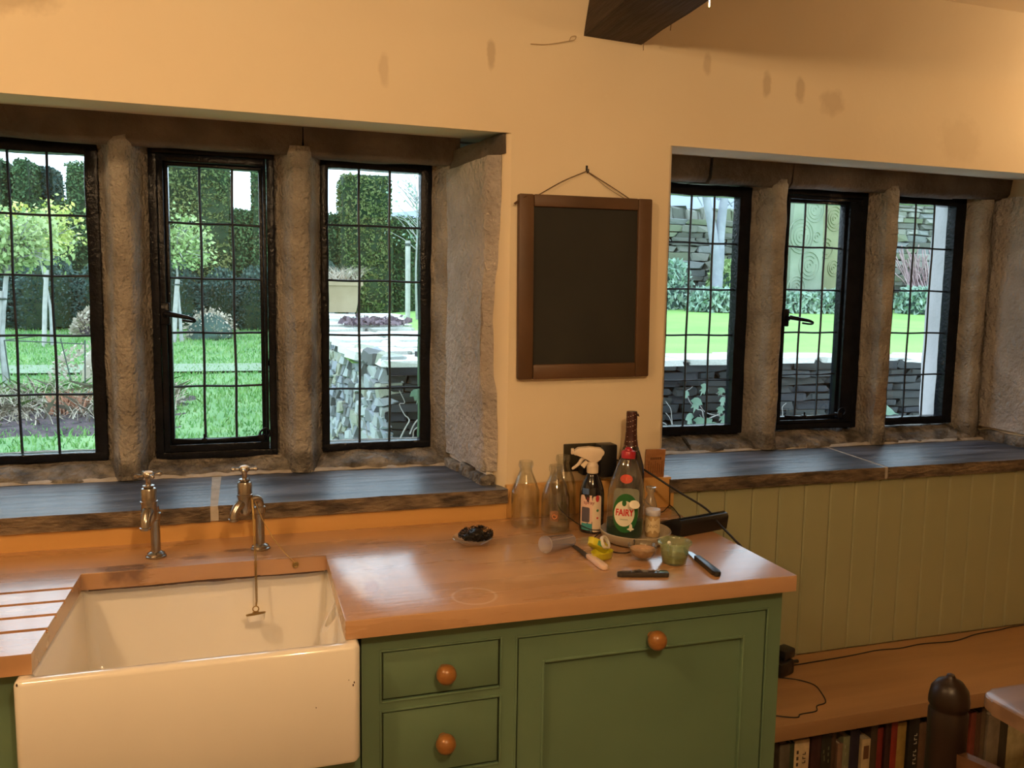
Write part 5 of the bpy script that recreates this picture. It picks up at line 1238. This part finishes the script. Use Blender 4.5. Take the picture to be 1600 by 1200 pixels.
# border plants by the rear wall
for k, (x, w, h, lab, m) in enumerate([(4.55, .5, .75, 'bushy grey-green plant left of the forked tree', 'lavender'), (5.0, .45, .34, 'low grey-green clump at the foot of the forked tree', 'lavender'), (5.65, .5, .78, 'bright green shrub right of the forked tree', 'leafy'), (6.35, .45, .30, 'low bluish clump in front of the left carved stone', 'lavender'),
        (7.0, .5, .34, 'low clump between the two carved stones', 'lavender'), (7.75, .5, .5, 'green clump right of the carved stones', 'leafy'), (8.6, .5, .42, 'grey-green clump below the bare red-stemmed shrub', 'lavender'), (9.3, .55, .42, 'grey-green clump near the far end of the border', 'lavender'), (10.1, .6, .6, 'leafy clump at the very end of the border', 'lavender')]):
    s = thing('border_shrub', lab, 'shrub', (x, 8.0 if h < .5 else 8.6, rz_(x, 8)-.02), group='plants along the rear wall')
    n = 1100; a = rng.random(n)*2*PI; r = np.sqrt(rng.random(n)); zz = rng.random(n)**.8
    pts = np.stack([np.cos(a)*r*w*(1-.5*zz**2), np.sin(a)*r*.3, zz*h], 1); leaves('foliage', pts, .045, M[m], s, k, up=1.2, aspect=2.5)
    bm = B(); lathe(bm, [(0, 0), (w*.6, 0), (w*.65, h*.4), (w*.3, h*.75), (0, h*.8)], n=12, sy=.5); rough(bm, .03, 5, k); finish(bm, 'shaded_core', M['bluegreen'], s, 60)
rs = thing('bare_shrub', 'bare shrub of purplish red stems against the wall at the far right', 'shrub', (9.2, 8.5, 1.36))
bm = B()
for k in range(70):
    a = rnd.uniform(0, 2*PI); x = rnd.uniform(-.5, .5); P = [(x*.5, .1*math.cos(a), 0), (x*.8+.1*math.cos(a), .1*math.cos(a), .45), (x+.25*math.cos(a), .15*math.sin(a), rnd.uniform(.7, 1.1))]; tube(bm, bez(P, 3), .009, 4)
o = finish(bm, 'stems', mat('purplish_stems', (.34,.22,.24), (.45,.32,.33), 8), rs, 60); o['kind'] = 'stuff'

# hedges --------------------------------------------------------------------
def hedge(label, x0, x1, z0, z1, y, d, m, seed, name='yew_hedge', taper=0, dens_=900, lsize=.038, top=None, cat='hedge'):
    h = thing(name, label, cat, ((x0+x1)/2, y, 0), group=None)
    cx = (x0+x1)/2
    def edge(z): k = taper*(z-z0)/(z1-z0); return k
    bm = extrude_profile(dens([(x0-cx, 0), (x1-cx, 0), (x1-cx, d), (x0-cx, d)], .25), z0, z1, 'z', 8, xf=lambda a, b, z: (a-math.copysign(edge(z), a), b)); rough(bm, .05, 2.2, seed)
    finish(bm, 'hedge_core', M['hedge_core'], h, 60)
    A = (x1-x0)*(z1-z0); n = int(A*dens_); r = np.random.default_rng(seed)
    u = r.random(n)*(x1-x0)+x0-cx; z = z0+r.random(n)*(z1-z0); k = taper*(z-z0)/(z1-z0); u = u-np.sign(u)*k*np.abs(u)/((x1-x0)/2)
    dp = np.array([noise.noise(Vector((a*1.3+seed, 0, b*1.3)))*.09+noise.noise(Vector((a*6, seed, b*6)))*.05 for a, b in zip(u, z)])
    F = np.stack([u, -.04+dp-.03*r.random(n), z], 1)
    ns = int((z1-z0)*d*dens_*.5); zs = z0+r.random(ns)*(z1-z0); ks = taper*(zs-z0)/(z1-z0)
    Sd = np.concatenate([np.stack([sg*((x1-x0)/2-ks+.04*r.random(ns)), r.random(ns)*d, zs], 1) for sg in (-1, 1)])
    nt_ = int((x1-x0)*d*dens_*.5); T = np.stack([(r.random(nt_)-.5)*(x1-x0-2*taper), r.random(nt_)*d, z1+.05*r.random(nt_)], 1)
    leaves('foliage', np.concatenate([F, Sd, T]), lsize, m, h, seed, up=.3, aspect=1.9)
    return h
hedge('long lower clipped hedge across the back of the garden, between the tall hedge blocks', -15.5, 3.4, .8, 3.06, 14.15, .8, M['hedge'], 1)
hedge('tall green hedge block at the left picture edge', -6.5, -5.28, .8, 3.74, 14.0, 1.0, M['hedge'], 2, 'hedge_block', .04)
hedge('tall rounded dark hedge block in the far left window', -5.12, -4.55, .8, 3.74, 14.9, .8, M['bluegreen'], 3, 'hedge_block', .16)
hedge('tall narrow hedge block beside the dark one in the far left window', -5.16, -4.86, .8, 3.74, 14.05, 1.0, M['hedge'], 4, 'hedge_block', .05)
hedge('tall hedge block at the right of the far left window', -4.33, -3.5, .8, 3.74, 14.0, 1.0, M['hedge'], 5, 'hedge_block', .05)
hedge('broad tall hedge block filling the left of the casement behind the taps', -2.95, -1.60, .8, 4.1, 14.0, 1.0, M['hedge2'], 6, 'hedge_block', .05)
hedge('tall hedge block at the right edge of the casement behind the taps', -1.22, -.65, .8, 4.1, 14.0, 1.0, M['hedge'], 7, 'hedge_block', .04)
hedge('tall square hedge block in the window left of the chalkboard', .40, 1.34, 1.0, 3.76, 13.7, 1.0, M['hedge2'], 8, 'hedge_block', .03)
# dark shrubs before the hedge
def shrub(label, x, y, w, h, m, seed, n=2500, ls=.045, name='garden_shrub', core='hedge_core', z=None, cat='shrub', cw=.8):
    s = thing(name, label, cat, (x, y, gz(x, y) if z is None else z)); r = np.random.default_rng(seed)
    v = r.normal(size=(n, 3)); v /= np.linalg.norm(v, axis=1)[:, None]; v *= r.uniform(.8, 1.05, n)[:, None]; v[:, 2] = np.abs(v[:, 2])
    pts = v*np.array([w/2, w*.35, h]); leaves('foliage', pts, ls, M[m], s, seed, up=.4)
    bm = B(); bmesh.ops.create_icosphere(bm, subdivisions=3, radius=1)
    for q in bm.verts: q.co = Vector((q.co.x*w/2*cw, q.co.y*w*.3*cw, max(0, q.co.z)*h*.85*1))
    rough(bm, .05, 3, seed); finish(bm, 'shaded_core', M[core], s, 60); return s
for k, (x, w, h, lab) in enumerate([(-5.6, 1.5, 1.0, 'dark bluish shrub at the left picture edge before the hedge'), (-4.5, 1.4, 1.05, 'dark bluish shrub behind the two staked trees'), (-3.6, 1.3, 1.0, 'dark bluish shrub right of the staked trees'), (-2.6, 1.3, 1.1, 'dark bluish shrub behind the third staked tree'),
      (-1.75, 1.0, .9, 'dark shrub in the middle of the casement view'), (-1.15, 1.1, .95, 'bluish shrub at the right of the casement view'), (.0, 1.1, 1.1, 'dark bluish shrub behind the buff planter')]):
    shrub(lab, x, 13.3, w, h+.15, 'bluegreen', 20+k, 3000, .04)
shrub('pinkish brown dry grass clump near the hedge in the far left window', -3.65, 12.4, .7, .45, 'straw', 40, 700, .05, core='soil')
shrub('pale dry flower clump before the dark shrubs in the casement', -1.9, 12.0, .9, .5, 'straw', 41, 500, .035, core='bluegreen')

# staked trees ------------------------------------------------------------------
def staked(label, x, y, th, cr_, ch_, m, seed, r=.05, lean=.1, two=True):
    g = gz(x, y); t = thing('staked_tree', label, 'tree', (x, y, g), group='young staked trees on the lower lawn'); rr_ = random.Random(seed)
    bm = B(); tube(bm, bez([(0, 0, -.05), (-.02, 0, th*.5), (lean, 0, th), (lean*1.3, 0, th+.35)], 6), [r*.75-.0012*i for i in range(19)], 10); rough(bm, .006, 9, seed); finish(bm, 'trunk', M['bark'], t, 60)
    bm = B(); tube(bm, [(-.11, -.02, -.05), (-.075, -.02, th*.45), (-.03, -.02, th*.85)], r*.9, 8); finish(bm, 'stake', M['stake'], t, 40)
    bm = B(); tube(bm, [(.06*math.cos(a)-.02, .06*math.sin(a), th*.78) for a in [2*PI*k/10 for k in range(11)]], .012, 5, cap=False); finish(bm, 'tree_tie', M['wire'], t, 60)
    bm = B(); pts = []
    for k in range(44):
        a = rr_.uniform(0, 2*PI); e = rr_.uniform(-.1, 1.1); q = Vector((lean+cr_*math.cos(a)*math.cos(e)*.9, cr_*.7*math.sin(a)*math.cos(e), th+.12+ch_*.75*math.sin(e)+rr_.uniform(0, .1)))
        p = Vector((lean*1.1, 0, th+rr_.uniform(0, .2))); P = bez([p, p.lerp(q, .5)+Vector((0, 0, .07)), q], 3); tube(bm, P, [.014-.0018*i for i in range(len(P))], 4)
        for c in P[1:]:
            for _ in range(7): pts.append(c+Vector((rr_.gauss(0, .09), rr_.gauss(0, .08), rr_.gauss(0, .08))))
    o = finish(bm, 'branches', M['bark'], t, 60); o['kind'] = 'stuff'
    leaves('foliage', pts, .045, M[m], t, seed, aspect=1.7)
    return t
staked('leftmost staked tree with a thick pale stake and green crown at the picture edge', -3.80, 8.0, 1.25, .55, .75, 'leafy', 1, .050, .05)
staked('second staked tree, slimmer leaning trunk with a yellow-green crown', -4.02, 11.2, 1.30, .70, .8, 'leafyellow', 2, .036, -.12)
staked('staked tree seen at the left of the casement behind the taps', -2.30, 11.6, 1.15, .62, .95, 'leafy', 3, .040, -.04)
# post and sapling on the raised lawn
ps = thing('pale_post', 'pale round post with a dark band on the raised lawn, left of the chalkboard', 'post', (1.0, 10.0, 1.10))
bm = B(); tube(bm, [(0, 0, 0), (0, 0, 1.24)], .038, 12); finish(bm, 'post_shaft', M['stake'], ps, 40)
bm = B(); tube(bm, [(0, 0, 1.16), (0, 0, 1.20)], .043, 12); finish(bm, 'post_band', M['wire'], ps, 40)
bs = thing('bare_sapling', 'thin bare sapling beside the pale post', 'tree', (1.16, 10.1, 1.08)); bm = B()
tube(bm, bez([(0, 0, 0), (-.02, 0, .8), (.0, 0, 1.5), (-.04, 0, 2.1)], 5), [.02-.001*i for i in range(16)], 6)
for k in range(40):
    z = rnd.uniform(1.1, 2.0); a = rnd.uniform(0, 2*PI); q = Vector((.45*math.cos(a), .3*math.sin(a), z+rnd.uniform(.15, .5))); tube(bm, [(0, 0, z), Vector((0, 0, z)).lerp(q, .5)+Vector((0, 0, .03)), q], [.008, .006, .003], 4)
finish(bm, 'stem', M['bark'], bs, 60)
leaves('foliage', [(rnd.gauss(0, .25), rnd.gauss(0, .2), rnd.uniform(1.2, 2.4)) for _ in range(160)], .035, M['lavender'], bs, 4)
# flower bed --------------------------------------------------------------------
fb_ = thing('flower_bed', 'winter flower bed of dark soil and flattened dry stems below the far left window', 'flower bed')
bm = B(); bmesh.ops.create_grid(bm, x_segments=36, y_segments=24, size=.5)
for v in bm.verts:
    a, b = v.co.x*2, v.co.y*2; v.co = Vector((-3.05+a*1.25, 6.55+b*.85, gz(0, 6.55+b*.85)+.06*max(0, 1-a*a)*max(0, 1-b*b)**.5+.03*noise.noise(Vector((a*9, b*9, 0)))-.01))
finish(bm, 'soil', M['soil'], fb_, 60)
for nm, m, n, hx, xr, yr, sd_ in (('dry_stems', 'straw', 900, .22, (-4.2, -1.95), (6.2, 7.3), 1), ('fallen_stems', 'straw', 420, .16, (-4.0, -2.1), (6.0, 7.0), 2), ('green_leaves', 'blade', 900, .18, (-3.9, -2.0), (6.5, 7.5), 3), ('red_stems', 'redstraw', 170, .22, (-3.05, -2.75), (6.35, 6.5), 4)):
    blades(nm, n, xr, yr, lambda a, b: gz(a, b)+.04, hx, M[m], fb_, sd_, 1.1 if sd_ in (1, 3) else (1.7 if sd_ == 2 else .3), .007)
shrub('white dry seed-head clump beside the lawn in the far left window', -2.95, 8.1, .9, .5, 'straw', 51, 700, .03, core='straw', cw=.35)
shrub('small dark green clump at the right of the far left window', -2.35, 7.2, .6, .42, 'bluegreen', 52, 420, .04, cw=.6)
shrub('dry buff clump at the lower left of the casement', -2.15, 6.9, .5, .28, 'straw', 53, 420, .035, core='soil', cw=.6)
# wire hurdle
wf = thing('wire_hurdle', 'low rusty wire plant support standing on the lawn in the far left window', 'fence', (-3.3, 7.3, gz(0, 7.3)))
for x, y, lx in ((-.32, 0, .05), (.12, .35, .12), (.42, .0, -.02)):
    bm = B(); tube(bm, [(x+lx, y, -.02), (x, y, .62)], .0075, 6); finish(bm, 'hurdle_leg', M['wire'], wf, 60)
for pts in ([(-.32, 0, .62), (.05, .02, .60), (.42, 0, .58)], [(-.32, 0, .62), (-.1, .2, .65), (.12, .35, .66)], [(.12, .35, .66), (.6, .3, .64), (1.0, .3, .66)]):
    bm = B(); tube(bm, bez(pts, 4), .006, 6); finish(bm, 'hurdle_rail', M['wire'], wf, 60)
